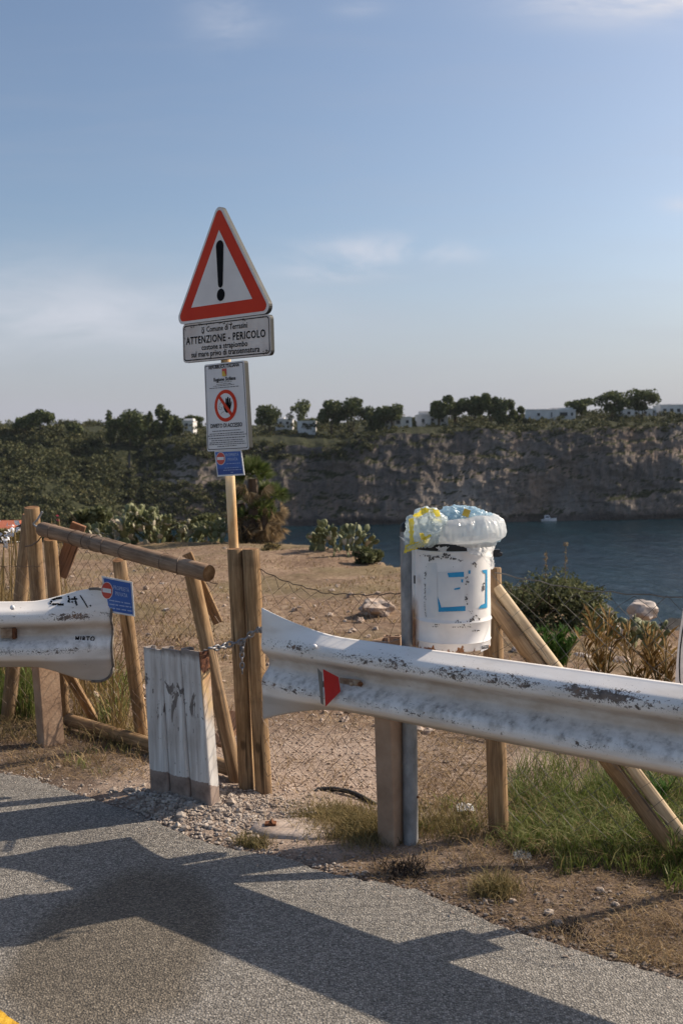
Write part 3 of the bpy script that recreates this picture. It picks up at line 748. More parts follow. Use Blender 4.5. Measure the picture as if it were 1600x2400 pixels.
# ---------------------------------------------------------------- trees on the skyline
def ground_at(px, Dwant):
    for k in range(0, 41):
        p = headland(px, 1 + k / 40)
        if p.y >= Dwant: return p
    return headland(px, 2)
TREES = [  # px0, px1, ytop, depth, kind, label
    (40, 86, 969, 300, 0, 'low rounded tree, left half of the pair at the far left of the plateau'),
    (74, 127, 958, 300, 0, 'umbrella pine, taller right half of the pair at the far left of the plateau'),
    (163, 192, 984, 305, 1, 'small round bush tree alone between the left pair of pines and the dense grove'),
    (246, 278, 965, 300, 2, 'loose feathery tree at the left end of the dense grove above the dark slope'),
    (272, 346, 954, 296, 1, 'big round dark tree in the middle of the left grove'),
    (344, 368, 966, 303, 2, 'thin sparse tree in the gap between the two big trees of the left grove'),
    (364, 402, 951, 300, 1, 'tall narrow dark tree beside the small white house on the left'),
    (398, 428, 968, 308, 1, 'small tree touching the left end of the small white house'),
    (432, 472, 974, 322, 0, 'low pine behind the white house, just left of the warning sign pole'),
    (603, 661, 954, 322, 0, 'lone umbrella pine just right of the white notice board'),
    (682, 740, 944, 330, 2, 'airy pointed pine rising over a white house'),
    (748, 806, 940, 318, 0, 'broad umbrella pine, left of the biggest group at mid skyline'),
    (792, 856, 938, 322, 0, 'dense umbrella pine at the centre of the biggest group at mid skyline'),
    (856, 897, 947, 318, 1, 'rounded dark pine touching the biggest group on its right'),
    (893, 943, 948, 316, 0, 'flat topped pine leaning over the long white house'),
    (1013, 1046, 940, 322, 0, 'slender pine with thin bare trunks, left end of the tall row above the bin'),
    (1040, 1090, 931, 325, 0, 'pine with a high crown and bare trunks, second in the tall row above the bin'),
    (1086, 1134, 933, 322, 0, 'wide umbrella pine third in the tall row above the bin'),
    (1128, 1168, 927, 318, 0, 'tallest pine of the row above the bin'),
    (1160, 1204, 936, 316, 1, 'full rounded pine closing the right end of the row above the bin'),
    (1205, 1226, 958, 330, 2, 'tiny thin tree between the pine row and the white villa'),
    (1328, 1388, 943, 345, 0, 'flat low pine at the right side of the white villa'),
    (1396, 1470, 925, 328, 0, 'large umbrella pine, left one of the right hand pair'),
    (1466, 1542, 922, 330, 0, 'large umbrella pine, right one of the right hand pair'),
]
for i, (x0, x1, yt, D, kind, lab) in enumerate(TREES):
    pc = (x0 + x1) / 2; p = ground_at(pc, D); D = p.y
    W_ = (x1 - x0) / F * D; top = CAMZ - (yt - 1066) / F * D; Ht = max(2.2, top - p.z)
    rg = np.random.default_rng(100 + i)
    root = empty('pine_tree' if kind != 1 else 'round_tree', (p.x, p.y, p.z - .4), lab, 'tree', 'trees along the far skyline')
    if kind == 0: cz, rz = Ht * .66, Ht * .36; n, m_ = 2600, 12
    elif kind == 1: cz, rz = Ht * .5, Ht * .5; n, m_ = 2600, 13
    else: cz, rz = Ht * .58, Ht * .45; n, m_ = 1100, 12
    pts = lobes(rg, n, m_, (p.x, p.y, p.z + cz), (W_ * .66, W_ * .6, rz * 1.15), .42 if kind != 2 else .3, .45)
    if kind == 0: pts[:, 2] = np.maximum(pts[:, 2], p.z + cz - rz * .8 + .3 * rg.normal(size=len(pts)))
    v, f = leaf_cloud(rg, pts, .78, aspect=.7, up=.3)
    mesh('crown', v, f, M['pine'], root)
    tb = MB(); pr2 = random.Random(i)
    for b in range(1 if kind != 0 else 3):
        dx = pr2.uniform(-.3, .3) * W_ * (b > 0)
        pt = [(p.x + dx * .3, p.y, p.z - .4), (p.x + dx * .5, p.y, p.z + cz * .45), (p.x + dx * 1.1, p.y + .2, p.z + cz * .95)]
        tb.tube(pt, [.2, .15, .07], 6)
        for q in range(3):
            e = Vector(pt[1]).lerp(Vector(pt[2]), .5 + q * .15); tb.tube([e, e + Vector((pr2.uniform(-.35, .35) * W_, pr2.uniform(-.3, .3) * W_, rz * .6))], [.07, .03], 5)
    tb.build('trunk', M['bark'], root)

# ---------------------------------------------------------------- houses on the skyline
def house(px0, px1, y0, y1, D, lab, wins, steps=()):
    pc = (px0 + px1) / 2; X0 = (px0 - 800) / F * D; X1 = (px1 - 800) / F * D
    zt = CAMZ - (y0 - 1066) / F * D; zb = CAMZ - (y1 - 1066) / F * D - 3
    root = empty('white_house', ((X0 + X1) / 2, D, zb), lab, 'house', 'white houses on the far plateau')
    b = MB(); b.box(((X0 + X1) / 2, D + 4, (zt + zb) / 2), X1 - X0, 8, zt - zb)
    for (a0, a1, h, back) in steps:
        q0 = X0 + (X1 - X0) * a0; q1 = X0 + (X1 - X0) * a1; b.box(((q0 + q1) / 2, D + 4 + back, zt + h / 2 + .01), q1 - q0, 5, h)
    b.build('wall', M['wall'], root)
    r = MB(); hh = .22
    r.box(((X0 + X1) / 2, D + 4, zt + .03), X1 - X0 + .3, 8.3, hh); r.build('roof', M['wall'], root)
    for (a, wv, zf, hw) in wins:
        q = X0 + (X1 - X0) * a; zz = zb + 3 + (zt - zb - 3) * zf
        wb = MB(); wb.box((q, D - .02, zz), wv, .2, hw); wb.build('window', M['dark'], root)
        s = MB(); s.box((q, D - .08, zz - hw / 2 - .06), wv + .3, .3, .12); s.build('window_sill', M['wall'], root)
house(402, 456, 984, 1003, 312, 'small white house beside the tall narrow tree, left of the warning sign', [(.28, 1.0, .5, 1.0), (.72, .8, .55, 1.0)], [(.55, .95, .9, 1)])
house(648, 688, 982, 999, 338, 'pale house between the lone pine and the airy pointed pine', [(.3, .9, .5, .9), (.7, .9, .5, .9)], [(.1, .5, .8, 1)])
house(699, 742, 987, 1001, 322, 'low white house under the airy pointed pine', [(.35, 1.0, .5, .9)])
house(896, 966, 980, 1003, 320, 'white house with a stepped roof under the flat topped leaning pine', [(.2, 1.0, .5, 1.0), (.55, 1.2, .5, 1.2), (.85, .9, .55, 1.0)], [(.35, .8, 1.1, 1)])
house(978, 1050, 975, 1001, 326, 'white two level house just left of the slender pines of the tall row', [(.2, .9, .5, 1.2), (.5, .9, .55, 1.0), (.82, 1.0, .5, 1.0)], [(.1, .5, 1.3, .5), (.62, .95, .6, 1.5)])
house(1240, 1348, 966, 989, 340, 'white two part villa with a flat roof between pine row and right hand pines', [(.2, .9, .55, 1.0), (.48, .35, .5, 1.6), (.74, 2.6, .55, 1.3), (.92, .7, .55, 1.0)], [(.0, .46, .5, .8), (.52, .98, .8, 1)])
house(1545, 1680, 958, 982, 352, 'long white building with a row of dark windows at the right edge', [(.08, 1.1, .5, 1.2), (.2, 1.1, .5, 1.2), (.32, 1.1, .5, 1.2), (.44, 1.1, .5, 1.2), (.56, 1.1, .5, 1.2), (.7, 1.1, .5, 1.2), (.85, 1.1, .5, 1.2)], [(.05, .5, .6, 1)])
house(1458, 1528, 966, 984, 349, 'low pale building behind the trunks of the right hand pines', [(.2, 1.0, .5, 1.0), (.45, 1.0, .5, 1.0), (.75, 1.0, .5, 1.0)])

# red roofed house below the headland on the left
root = empty('red_roof_house', (-17, 46, -6), 'house with a red tiled roof below the field, left edge, behind the white blossoms', 'house')
zr = CAMZ - (1212 - 1066) / F * 46; ze = CAMZ - (1236 - 1066) / F * 44; xr = (48 - 800) / F * 46
b = MB(); b.box((xr - 5, 46, (ze - 6) / 2 - .05), 9.4, 4, abs(-6 - ze) - .1); b.build('wall', M['wall'], root)
b = MB(); fr = [(xr - 10, 43.6, ze), (xr, 43.6, ze), (xr, 46, zr), (xr - 10, 46, zr), (xr, 48.4, ze), (xr - 10, 48.4, ze)]
b.add(fr + [(p[0], p[1], p[2] - .15) for p in fr], [(0, 1, 2, 3), (3, 2, 4, 5), (7, 6, 9, 8), (8, 9, 11, 10), (0, 6, 7, 1), (1, 7, 8, 2), (2, 8, 10, 4), (4, 10, 11, 5), (5, 11, 9, 3), (3, 9, 6, 0)])
b.build('roof', M['tile'], root)

# thin sea air between the field and the far shore
b = MB(); b.box((0, 200, 7.5), 2400, 1000, 66)
ha = bpy.data.materials.new('thin_air'); ha.use_nodes = True; ha.node_tree.nodes.clear(); h1 = ha.node_tree.nodes.new('ShaderNodeOutputMaterial'); h2 = ha.node_tree.nodes.new('ShaderNodeVolumePrincipled')
h2.inputs['Color'].default_value = (.78, .84, .92, 1); h2.inputs['Density'].default_value = .00006; ha.node_tree.links.new(h2.outputs[0], h1.inputs['Volume'])
o = b.build('haze', ha); o['kind'] = 'stuff'
# boat
p = P(1284, 1220, 292); bx, by = p.x, p.y
root = empty('motor_boat', (bx, by, SEAZ), 'small white motor boat on the water at the foot of the far cliff', 'boat')
b = MB(); st = []
for i in range(9):
    t = i / 8; wd = 1.0 * (1 - t ** 2.6) + .03; st.append((bx - 2.2 + 4.6 * t, wd, .55 + .35 * t))
v = []
for (x, wd, h) in st: v += [(x, by - wd, SEAZ + h), (x, by - wd * .6, SEAZ - .2), (x, by + wd * .6, SEAZ - .2), (x, by + wd, SEAZ + h)]
f = []
for i in range(8):
    for k in range(3): f.append((i * 4 + k, (i + 1) * 4 + k, (i + 1) * 4 + k + 1, i * 4 + k + 1))
    f.append((i * 4 + 3, (i + 1) * 4 + 3, (i + 1) * 4, i * 4))
f.append((0, 1, 2, 3)); b.add(v, f); b.build('hull', M['boat'], root)
b = MB(); b.add([(bx - 1.2, by - .7, SEAZ + .62), (bx + .6, by - .7, SEAZ + .62), (bx + .6, by + .7, SEAZ + .62), (bx - 1.2, by + .7, SEAZ + .62), (bx - 1.0, by - .6, SEAZ + 1.7), (bx + .1, by - .6, SEAZ + 1.7), (bx + .1, by + .6, SEAZ + 1.7), (bx - 1.0, by + .6, SEAZ + 1.7)],
    [(0, 1, 5, 4), (1, 2, 6, 5), (2, 3, 7, 6), (3, 0, 4, 7), (4, 5, 6, 7)]); b.build('cabin', M['boat'], root)
b = MB(); b.box((bx - .45, by - .72, SEAZ + 1.25), 1.0, .1, .4); b.build('window', M['dark'], root)
# ---------------------------------------------------------------- timber, rails, posts, bin, signs
def log(name, p0, p1, r, mat, parent=None, lab=None, cat=None, group=None, groove=None, r1=None, seed=0, cut=0, half=False):
    p0, p1 = Vector(p0), Vector(p1); d = p1 - p0; L = d.length; r1 = r1 or r
    n, seg = 36, 22; v = []; f = []; mi = []
    for i in range(seg + 1):
        t = i / seg; z = L * t; rr = r + (r1 - r) * t
        for k in range(n):
            a = 2 * math.pi * k / n
            q = rr * (1 + .035 * fbm(math.cos(a) * .8 + seed * 3, math.sin(a) * .8, z * 2.2, 3))
            if groove is not None and k == groove: q *= .86
            if i in (0, seg): q *= .93
            dz = 0
            if i == 0: dz = 0
            if i == seg and cut: dz = cut * math.cos(a)
            zz = z + dz + (.012 * (1 if i == 1 else 0) - L / seg * (1 if i == 1 else 0) + 0 if i == 1 else 0)
            if i == 1: zz = .006
            if i == seg - 1: zz = L - .006
            v.append((q * math.cos(a), q * math.sin(a), zz))
    for i in range(seg):
        for k in range(n):
            k2 = (k + 1) % n; f.append((i * n + k, i * n + k2, (i + 1) * n + k2, (i + 1) * n + k)); mi.append(0)
    f.append(tuple(reversed(range(n)))); mi.append(1); f.append(tuple(range(seg * n, (seg + 1) * n))); mi.append(1)
    o = mesh(name, v, f, [mat, M['endgrain']], midx=mi, local=True)
    smooth_angle(o, 40)
    o.rotation_mode = 'QUATERNION'; o.rotation_quaternion = d.to_track_quat('Z', 'Y')
    if parent is not None: o.parent = parent; o.location = p0 - ORG[parent.name]
    else: o.location = p0
    ORG[o.name] = p0
    if lab: tag(o, lab, cat, group)
    return o
def plank(name, p0, p1, w, t, mat, parent, wdir=(0, 0, 1), ends=0):
    p0, p1 = Vector(p0), Vector(p1); d = (p1 - p0); L = d.length; z = d.normalized(); x = Vector(wdir); x = (x - z * x.dot(z)).normalized(); y = z.cross(x)
    b = MB(); b.box((0, 0, L / 2), w, t, L)
    o = mesh(name, b.v, b.f, mat, local=True)
    md = o.modifiers.new('bevel', 'BEVEL'); md.width = .003; md.segments = 1
    o.rotation_mode = 'QUATERNION'; o.rotation_quaternion = Matrix((x, y, z)).transposed().to_quaternion()
    o.parent = parent; o.location = p0 - ORG[parent.name]; ORG[o.name] = p0
    return o

# --- pair of posts with the chain
log('wooden_post', G(579, 1862), P(551, 1286, 4.66), .037, M['wood'], lab='left one of the two round timber posts under the warning sign pole, chain round it', cat='post', group='pair of timber posts', groove=24, seed=1)
log('wooden_post', G(618, 1868), P(588, 1286, 4.63), .040, M['wood'], lab='right one of the two round timber posts, mesh fence tied to it', cat='post', group='pair of timber posts', groove=24, seed=2)
# --- gate
root = empty('wooden_gate', (-1.2, 5.4, 0), 'leaning round timber gate with a top rail, three uprights and wire mesh', 'gate')
TL, TR = P(99, 1240, 5.55), P(490, 1344, 4.62)
log('top_rail', TL, TR, .041,  M['wood_gray'], root, seed=4)
log('upright', G(152, 1690), P(118, 1262, 5.6), .037, M['wood'], root, seed=5)
log('upright', G(336, 1742), P(280, 1312, 5.28), .037, M['wood'], root, seed=6)
log('upright', G(556, 1838), P(448, 1338, 4.95), .037, M['wood'], root, seed=7, groove=20)
log('bottom_rail', G(160, 1706) + Vector((0, 0, .05)), G(566, 1832) + Vector((0, 0, .05)), .038, M['wood'], root, seed=8)
plank('brace', P(141, 1350, 5.75), P(186, 1228, 5.72), .085, .03, M['wood_red'], root, (1, 0, 0))
plank('brace', P(512, 1460, 5.03), P(438, 1297, 5.0), .05, .025, M['wood'], root, (1, 0, .3))
plank('brace', P(226, 1694, 6.0), P(150, 1560, 5.75), .05, .035, M['wood'], root, (1, 0, .3))
plank('brace', P(512, 1748, 5.05), P(560, 1672, 5.2), .10, .03, M['wood_red'], root, (1, 0, .3))
# wire loops round the top rail
wb = MB(); ax = (TR - TL).normalized(); a1 = ax.orthogonal().normalized(); a2 = ax.cross(a1)
for t in (.08, .23, .31, .355, .36, .43, .55, .77, .86):
    c = TL.lerp(TR, t); sk = random.Random(int(t * 1000)).uniform(-.02, .02)
    wb.tube([c + ax * (sk * math.sin(k)) + (a1 * math.cos(k * .5236) + a2 * math.sin(k * .5236)) * .0432 for k in range(13)], .0022, 5)
wb.build('tie_wire', M['wire'], root)
# --- posts at the left edge
log('wooden_post', G(18, 1690), P(70, 1206, 5.95), .042, M['wood'], lab='slanting dark timber post at the left edge behind the guardrail end', cat='post', groove=30, seed=9)
hp = empty('wooden_post', G(108, 1700), 'upright round timber post at the left with a bent steel bolt near its top', 'post')
log('shaft', G(112, 1700), P(75, 1189, 5.72), .043, M['wood'], hp, seed=10)
hb = MB(); hb.tube([P(100, 1199, 5.6), P(88, 1219, 5.6), P(79, 1228, 5.63), P(84, 1233, 5.6), P(96, 1240, 5.6)], .0065, 8); hb.build('bolt_hook', M['galv'], hp)
wb = MB(); wb.tube([P(60, 1281, 5.66), P(75, 1278, 5.63), P(90, 1268, 5.63), P(99, 1256, 5.6)], .004, 6); wb.build('tie_wire', M['wire'], hp)
# --- strut pair and post at the right
log('wooden_post', G(1168, 1958), P(1150, 1330, 4.24), .043, M['wood'], lab='upright round timber fence post behind the bin, showing below the right guardrail', cat='post', seed=11)
wtop = P(1150, 1386, 4.2); wbot = G(1622, 2022)
sd = (wbot - wtop).normalized(); sl = Vector((0, 0, 1)); sl = (sl - sd * sl.dot(sd)).normalized()
log('wooden_strut', wbot + sl * .026 + Vector((.01, .02, 0)), wtop + sl * .024 + Vector((.005, .02, 0)), .026, M['wood_lit'], lab='pale timber strut, sunlight put in its colour, leaning from the ground up to the bin', cat='strut', group='pair of slanting struts', seed=12)
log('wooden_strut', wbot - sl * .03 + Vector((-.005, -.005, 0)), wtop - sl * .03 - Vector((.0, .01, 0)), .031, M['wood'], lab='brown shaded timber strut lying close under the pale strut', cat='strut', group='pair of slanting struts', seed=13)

# --- channel posts
def channel(name, base, wid, dep, ht, ang, lean, mats, parent, side_mat=None, groove=True, rad=.008):
    """C profile post, web to the front; lean = offset of the top"""
    u = Vector((math.cos(ang), -math.sin(ang), 0)); v = Vector((math.sin(ang), math.cos(ang), 0)); t = .006; r = rad
    arc = [(r - r * math.sin(R(a)), r - r * math.cos(R(a))) for a in (90, 67, 45, 22, 0)]
    out = [(0, dep)] + arc
    if groove: out += [(wid * .66, 0), (wid * .70, .006), (wid * .76, .006), (wid * .80, 0)]
    out += [(wid - p[0], p[1]) for p in reversed(arc)] + [(wid, dep), (wid - .03, dep), (wid - .03, dep - t), (wid - t, dep - t), (wid - t, t * 2), (t, t * 2), (t, dep - t), (.03, dep - t), (.03, dep)]
    n = len(out); seg = 8; vs = []; fs = []; mi = []
    for i in range(seg + 1):
        k = i / seg
        for j, (a, b) in enumerate(out):
            z = ht * k - .05 * (i == 0)
            if i == seg: z += .002 * nz(a * 60, b * 60, base.x * 9)
            vs.append(Vector((0, 0, z)) + u * a + v * b + Vector(lean) * k)
    for i in range(seg):
        for j in range(n):
            j2 = (j + 1) % n; fs.append((i * n + j, i * n + j2, (i + 1) * n + j2, (i + 1) * n + j))
            a0, a1 = out[j], out[j2]
            mi.append(1 if side_mat and min(a0[0], a1[0]) > wid - .0075 and max(a0[1], a1[1]) <= dep and min(a0[1], a1[1]) >= .002 else 0)
    tri = tessellate_polygon([[Vector((q[0], q[1], 0)) for q in out]])
    for tt in tri:
        fs.append(tuple(seg * n + i for i in tt)); mi.append(0)
    o = mesh(name, vs, fs, [mats] + ([side_mat] if side_mat else []), local=True, midx=mi)
    o.location = Vector(base)
    bm = bmesh.new(); bm.from_mesh(o.data); bmesh.ops.recalc_face_normals(bm, faces=bm.faces); bm.to_mesh(o.data); bm.free()
    if parent is not None: o.parent = parent; o.location = Vector(base) - ORG[parent.name]
    ORG[o.name] = Vector(base)
    return o
qa, qb = G(355, 1868), G(495, 1915); wv = (qb - qa) / 3; ca = math.atan2(-wv.y, wv.x)
for i, lab in enumerate(('white painted steel channel post with rusty streaks, leftmost of the three side by side', 'white painted steel channel post with dark bare patches, middle of the three side by side', 'white painted steel channel post with a rusted sunlit right side, rightmost of the three')):
    b = qa + wv * i + Vector((.004, .012, 0)) * (i - 1); tp = P((334, 376, 421)[i], 1516 + 2 * i, b.y + .02); ln = (tp.x - b.x, tp.y - b.y, 0)
    o = channel('channel_post', b, wv.length - .009, .06, tp.z, ca, ln, M['postw'], None, M['postr'] if i == 2 else None, groove=False, rad=.013)
    tag(o, lab, 'post', 'white channel posts')

# --- guardrails
def beam_profile(q, half):
    a = abs(q) * .155
    tab = ((0, .0), (.018, .002), (.032, .02), (.052, .062), (.068, .079), (.085, .083), (.102, .080), (.118, .066), (.138, .028), (.150, .006), (.155, .0))
    s = interp(tab, a)
    return s
Q = [-1 + i / 32 for i in range(65)]
def beam(name, ang, org, t0, t1, nt, half, flare, mat, parent):
    v = []; n = len(Q)
    for i in range(nt + 1):
        t = t0 + (t1 - t0) * i / nt
        for q in Q:
            z, s = flare(t, q, half); s += .003 * nz(t * 1.3, q * 1.2, 4) + .0012 * nz(t * 9, q * 5, 2)
            v.append((t, -s, z))
    f = [(i * n + k, (i + 1) * n + k, (i + 1) * n + k + 1, i * n + k + 1) for i in range(nt) for k in range(n - 1)]
    o = mesh(name, v, f, mat, local=True, smooth=True)
    o.rotation_euler = (0, 0, -ang); o.location = Vector(org) - ORG[parent.name]; o.parent = parent; ORG[o.name] = Vector(org)
    md = o.modifiers.new('solid', 'SOLIDIFY'); md.thickness = .004; md.offset = 0
    return o
RA = math.atan2(.624, .781); RU = Vector((math.cos(RA), -math.sin(RA), 0)); RN = Vector((-math.sin(RA), -math.cos(RA), 0))
RO = Vector((-.077, 4.09, .700)) - RN * .083
def flare_r(t, q, half):
    a = max(0, (.05 - t) / .44) ** 1.7
    z = half * q; s = beam_profile(q, half)
    if q > .62: z += (q - .62) / .38 * .095 * a
    if q < -.62: z += (q + .62) / .38 * .095 * a
    s = s * (1 - .42 * min(1, a))
    if abs(q) > .62: s = s + (.045 - s) * min(1, a) * min(1, (abs(q) - .62) / .2)
    return z, s
rr = empty('guardrail', (.3, 4.0, 0), 'chipped white corrugated guardrail running past the bin to the right edge, red reflector on it', 'guardrail', 'roadside guardrails')
beam('beam', RA, RO, -.388, 3.2, 190, .155, flare_r, M['rail'], rr)
b0 = G(884, 1969); channel('post', b0, .088, .085, P(884, 1500, b0.y).z, RA, (-.02, 0, 0), M['brown_steel'], rr, groove=False)
channel('spacer', P(898, 1600, 4.22), .075, .05, .20, RA - .5, (0, 0, 0), M['brown_steel'], rr, groove=False)
def on_rail(t, z, s): return RO + RU * t + RN * s + Vector((0, 0, z))
def rail_uvray(px, py, off):
    r = ray(px, py); c = Vector((0, 0, CAMZ)); k = ((RO + RN * off) - c).dot(RN) / r.dot(RN); return c + r * k
# reflector
rb = MB()
A = [rail_uvray(757, 1568, .118), rail_uvray(763, 1656, .118), rail_uvray(798, 1620, .082), rail_uvray(793, 1587, .082)]
nn = (A[1] - A[0]).cross(A[2] - A[0]).normalized()
rb.add(A + [p + nn * .003 for p in A], [(0, 1, 2, 3), (7, 6, 5, 4), (0, 4, 5, 1), (1, 5, 6, 2), (2, 6, 7, 3), (3, 7, 4, 0)])
rf_ = rb.build('reflector', M['redplate'], rr)
rb = MB(); B = [rail_uvray(744, 1566, .11), rail_uvray(752, 1648, .11), rail_uvray(758, 1652, .105), rail_uvray(755, 1577, .105)]
nn = (B[1] - B[0]).cross(B[2] - B[0]).normalized()
rb.add(B + [p + nn * .003 for p in B], [(0, 1, 2, 3), (7, 6, 5, 4), (0, 4, 5, 1), (1, 5, 6, 2), (2, 6, 7, 3), (3, 7, 4, 0)])
rb.box(rail_uvray(762, 1612, .045), .03, .03, .05)
rb.build('reflector_back', M['reflback'], rr)
rb = MB()
Tq = [rail_uvray(796, 1588, .022), rail_uvray(846, 1594, .022), rail_uvray(848, 1612, .022), rail_uvray(800, 1614, .022)]
rb.add(Tq + [p + RN * .004 for p in Tq], [(7, 6, 5, 4), (4, 5, 1, 0), (5, 6, 2, 1), (6, 7, 3, 2), (7, 4, 0, 3)]); rb.build('backing_plate', M['tan'], rr)
for (px, py, off, mt) in ((823, 1602, .03, 'tan'), (844, 1603, .03, 'rust'), (737, 1515, .082, 'boat')):
    bb = MB(); c = rail_uvray(px, py, off); bb.ico(c, .011, .011, .010, 2); bb.build('bolt', M[mt], rr, smooth=True)

# left guardrail
lr = empty('guardrail', (-1.8, 5.3, 0), 'chipped white guardrail end with a rounded spoon terminal lettered in black, at the left edge', 'guardrail', 'roadside guardrails')
LD = 5.15; LO = Vector((0, LD + .08, P(130, 1489, LD).z)); XE = P(257, 1489, LD).x
def px2x(px): return P(px, 1489, LD).x
zt0 = P(40, 1410, LD + .08).z - LO.z; ZT1 = P(225, 1381, LD + .06).z - LO.z; ZB1 = P(220, 1599, LD + .06).z - LO.z; ZB0 = P(0, 1563, LD + .08).z - LO.z; print('LEFT', LO, zt0, ZT1, ZB0, ZB1)
def flare_l(t, q, half):
    a = smoothstep(px2x(60), px2x(215), t); s = beam_profile(q, half) * (1 - .62 * smoothstep(px2x(90), px2x(250), t))
    zt = zt0 + (ZT1 - zt0) * a; zb = ZB0 + (ZB1 - ZB0) * a
    r = .085; e = t - (XE - r)
    if e > 0: c = r - math.sqrt(max(0, r * r - e * e)); zt -= c; zb += c
    if q > .6: z = .6 * .155 + (q - .6) / .4 * (zt - .6 * .155)
    elif q < -.6: z = -.6 * .155 - (q + .6) / .4 * (zb + .6 * .155)
    else: z = q * .155
    if abs(q) <= .6 and e > 0: pass
    return z, s + .02 * (1 - (1 - abs(q)) ** 2) * a * 0
beam('beam', 0, LO, -7, XE, 200, .155, flare_l, M['rail'], lr)
ed = [Vector((XE - .0, 0, 0))]; ev = []
for q in Q:
    zz, s_ = flare_l(XE - .0005, q, .155); ev.append((XE, LO.y - s_, LO.z + zz))
for side in (1, -1):
    for k in range(14):
        t = XE - .12 * k / 13; zz, s_ = flare_l(t, side, .155); ev = ev + [(t, LO.y - s_, LO.z + zz)] if side == 1 else [(t, LO.y - s_, LO.z + zz)] + ev
eb = MB(); eb.tube(ev, .0075, 8); eb.build('worn_edge', M['grime'], lr, smooth=True)
b0 = G(104, 1754)
channel('post', b0 + Vector((-math.sin(R(38)) * .1, math.cos(R(38)) * .1, 0)), .1, .12, .80, R(-128 + 180), (-.04, 0, 0), M['brown_steel'], lr, groove=False)
pb = MB(); pl = Plane((0, LD + .078, 0), 0)
for (x0, y0, x1, y1, m_) in ((4, 1472, 32, 1494, 0),):
    c = P((x0 + x1) / 2, (y0 + y1) / 2, LD + .06); pb.box(c, .062, .03, .05)
pb.build('backing_plate', M['tan'], lr)
sb_ = MB(); sb_.box(P(35, 1484, LD + .05), .014, .04, .058); sb_.build('bolt_slot', M['rust'], lr)
bb = MB(); bb.ico(P(30, 1424, LD), .013, .011, .013, 2); bb.build('bolt', M['boat'], lr, smooth=True)
def lrail_surf(px, py):
    """front surface of the left beam under a pixel"""
    d = LD
    for _ in range(12):
        p = P(px, py, d); z = p.z - LO.z; best = None
        for q in Q:
            zz, s = flare_l(min(p.x, XE - .001), q, .155)
            if best is None or abs(zz - z) < best[0]: best = (abs(zz - z), s)
        d = LO.y - best[1] - .005
    return P(px, py, d)
tb = MB(); lp = Plane((0, lrail_surf(200, 1498).y - .002, 0), 0)
text_on(tb, lp, 'MIRTO', (176, 1502.5), (223, 1502.5), 11, 0, bold=.045, shear=.18, spacing=1.25)
lo_ = tb.build('lettering', M['ink'], lr)
tb = MB(); a, b, c, d_ = (lp.uv(*q) for q in ((176, 1505.5), (223, 1505.5), (223, 1507), (176, 1507))); flat(tb, lp, [a, b, c, d_], 0); tb.build('underline', M['grime'], lr)
tb = MB()
def strokes(mb, pts, wpx):
    fine = []
    for i in range(len(pts) - 1):
        for k in range(8): fine.append((pts[i][0] + (pts[i + 1][0] - pts[i][0]) * k / 8, pts[i][1] + (pts[i + 1][1] - pts[i][1]) * k / 8))
    fine.append(pts[-1]); L = []; Rr = []
    for i, p in enumerate(fine):
        a = fine[max(0, i - 1)]; b = fine[min(len(fine) - 1, i + 1)]; dx, dy = b[0] - a[0], b[1] - a[1]; q = math.hypot(dx, dy) or 1
        w_ = wpx * (1 + .35 * nz(p[0] * .4, p[1] * .4, 1)) / 2
        L.append(lrail_surf(p[0] - dy / q * w_, p[1] + dx / q * w_)); Rr.append(lrail_surf(p[0] + dy / q * w_, p[1] - dx / q * w_))
    n_ = len(fine); mb.add(L + Rr, [(i, i + 1, n_ + i + 1, n_ + i) for i in range(n_ - 1)])
strokes(tb, [(146, 1401), (134, 1402), (124, 1406), (118, 1413), (124, 1416), (138, 1416), (150, 1417)], 5)
strokes(tb, [(160, 1396), (163, 1405), (160, 1410), (172, 1411)], 4); strokes(tb, [(175, 1398), (177, 1408), (181, 1419)], 4.5); strokes(tb, [(166, 1404), (182, 1404)], 4)
strokes(tb, [(188, 1395), (198, 1410), (206, 1424)], 2.6); strokes(tb, [(211, 1418), (214, 1421)], 3)
tb.build('marker_strokes', M['ink'], lr)

# --- white board at the right edge
wbp = Plane((1.26, 3.60, 0), RA); bd = empty('edge_sign', (1.3, 3.68, .7), 'white board with rounded left side and black outline, cut by the right picture edge', 'sign')
out = [wbp.uv(px, py) for px, py in ((1583, 1660), (1581, 1600), (1583, 1560), (1587, 1515), (1592, 1475), (1599, 1430), (1612, 1400), (1640, 1378), (1690, 1370), (1710, 1420), (1712, 1660))]
b = MB(); b.prism(out, -.006, 0, wbp.fr, 0, 1, 1); b.build('plate', [M['signwhite'], M['signback']], bd)
b = MB(); inn = [(1591, 1560), (1593, 1520), (1598, 1482), (1606, 1444), (1618, 1422), (1645, 1402), (1700, 1398)]; lo2 = [(1592, 1595), (1596, 1608), (1606, 1612), (1700, 1625)]
line = list(reversed(lo2)) + inn
for i in range(len(line) - 1):
    p, q = Vector(wbp.uv(*line[i])), Vector(wbp.uv(*line[i + 1])); t = (q - p).normalized(); s = Vector((-t.y, t.x)) * .0022
    flat(b, wbp, [p - s - t * .001, q - s + t * .001, q + s + t * .001, p + s - t * .001], .0015)
p, q = Vector(wbp.uv(1595, 1609)), Vector(wbp.uv(1592, 1622)); s = Vector((.001, 0)); flat(b, wbp, [p - s, q - s, q + s, p + s], .0015)
b.build('outline', M['ink'], bd)
b = MB(); b.tube([wbp.fr(*(wbp.uv(1650, 1500)), -.035), wbp.fr(wbp.uv(1650, 1500)[0], -.05, -.035)], .025, 14); b.build('post', M['galv'], bd)

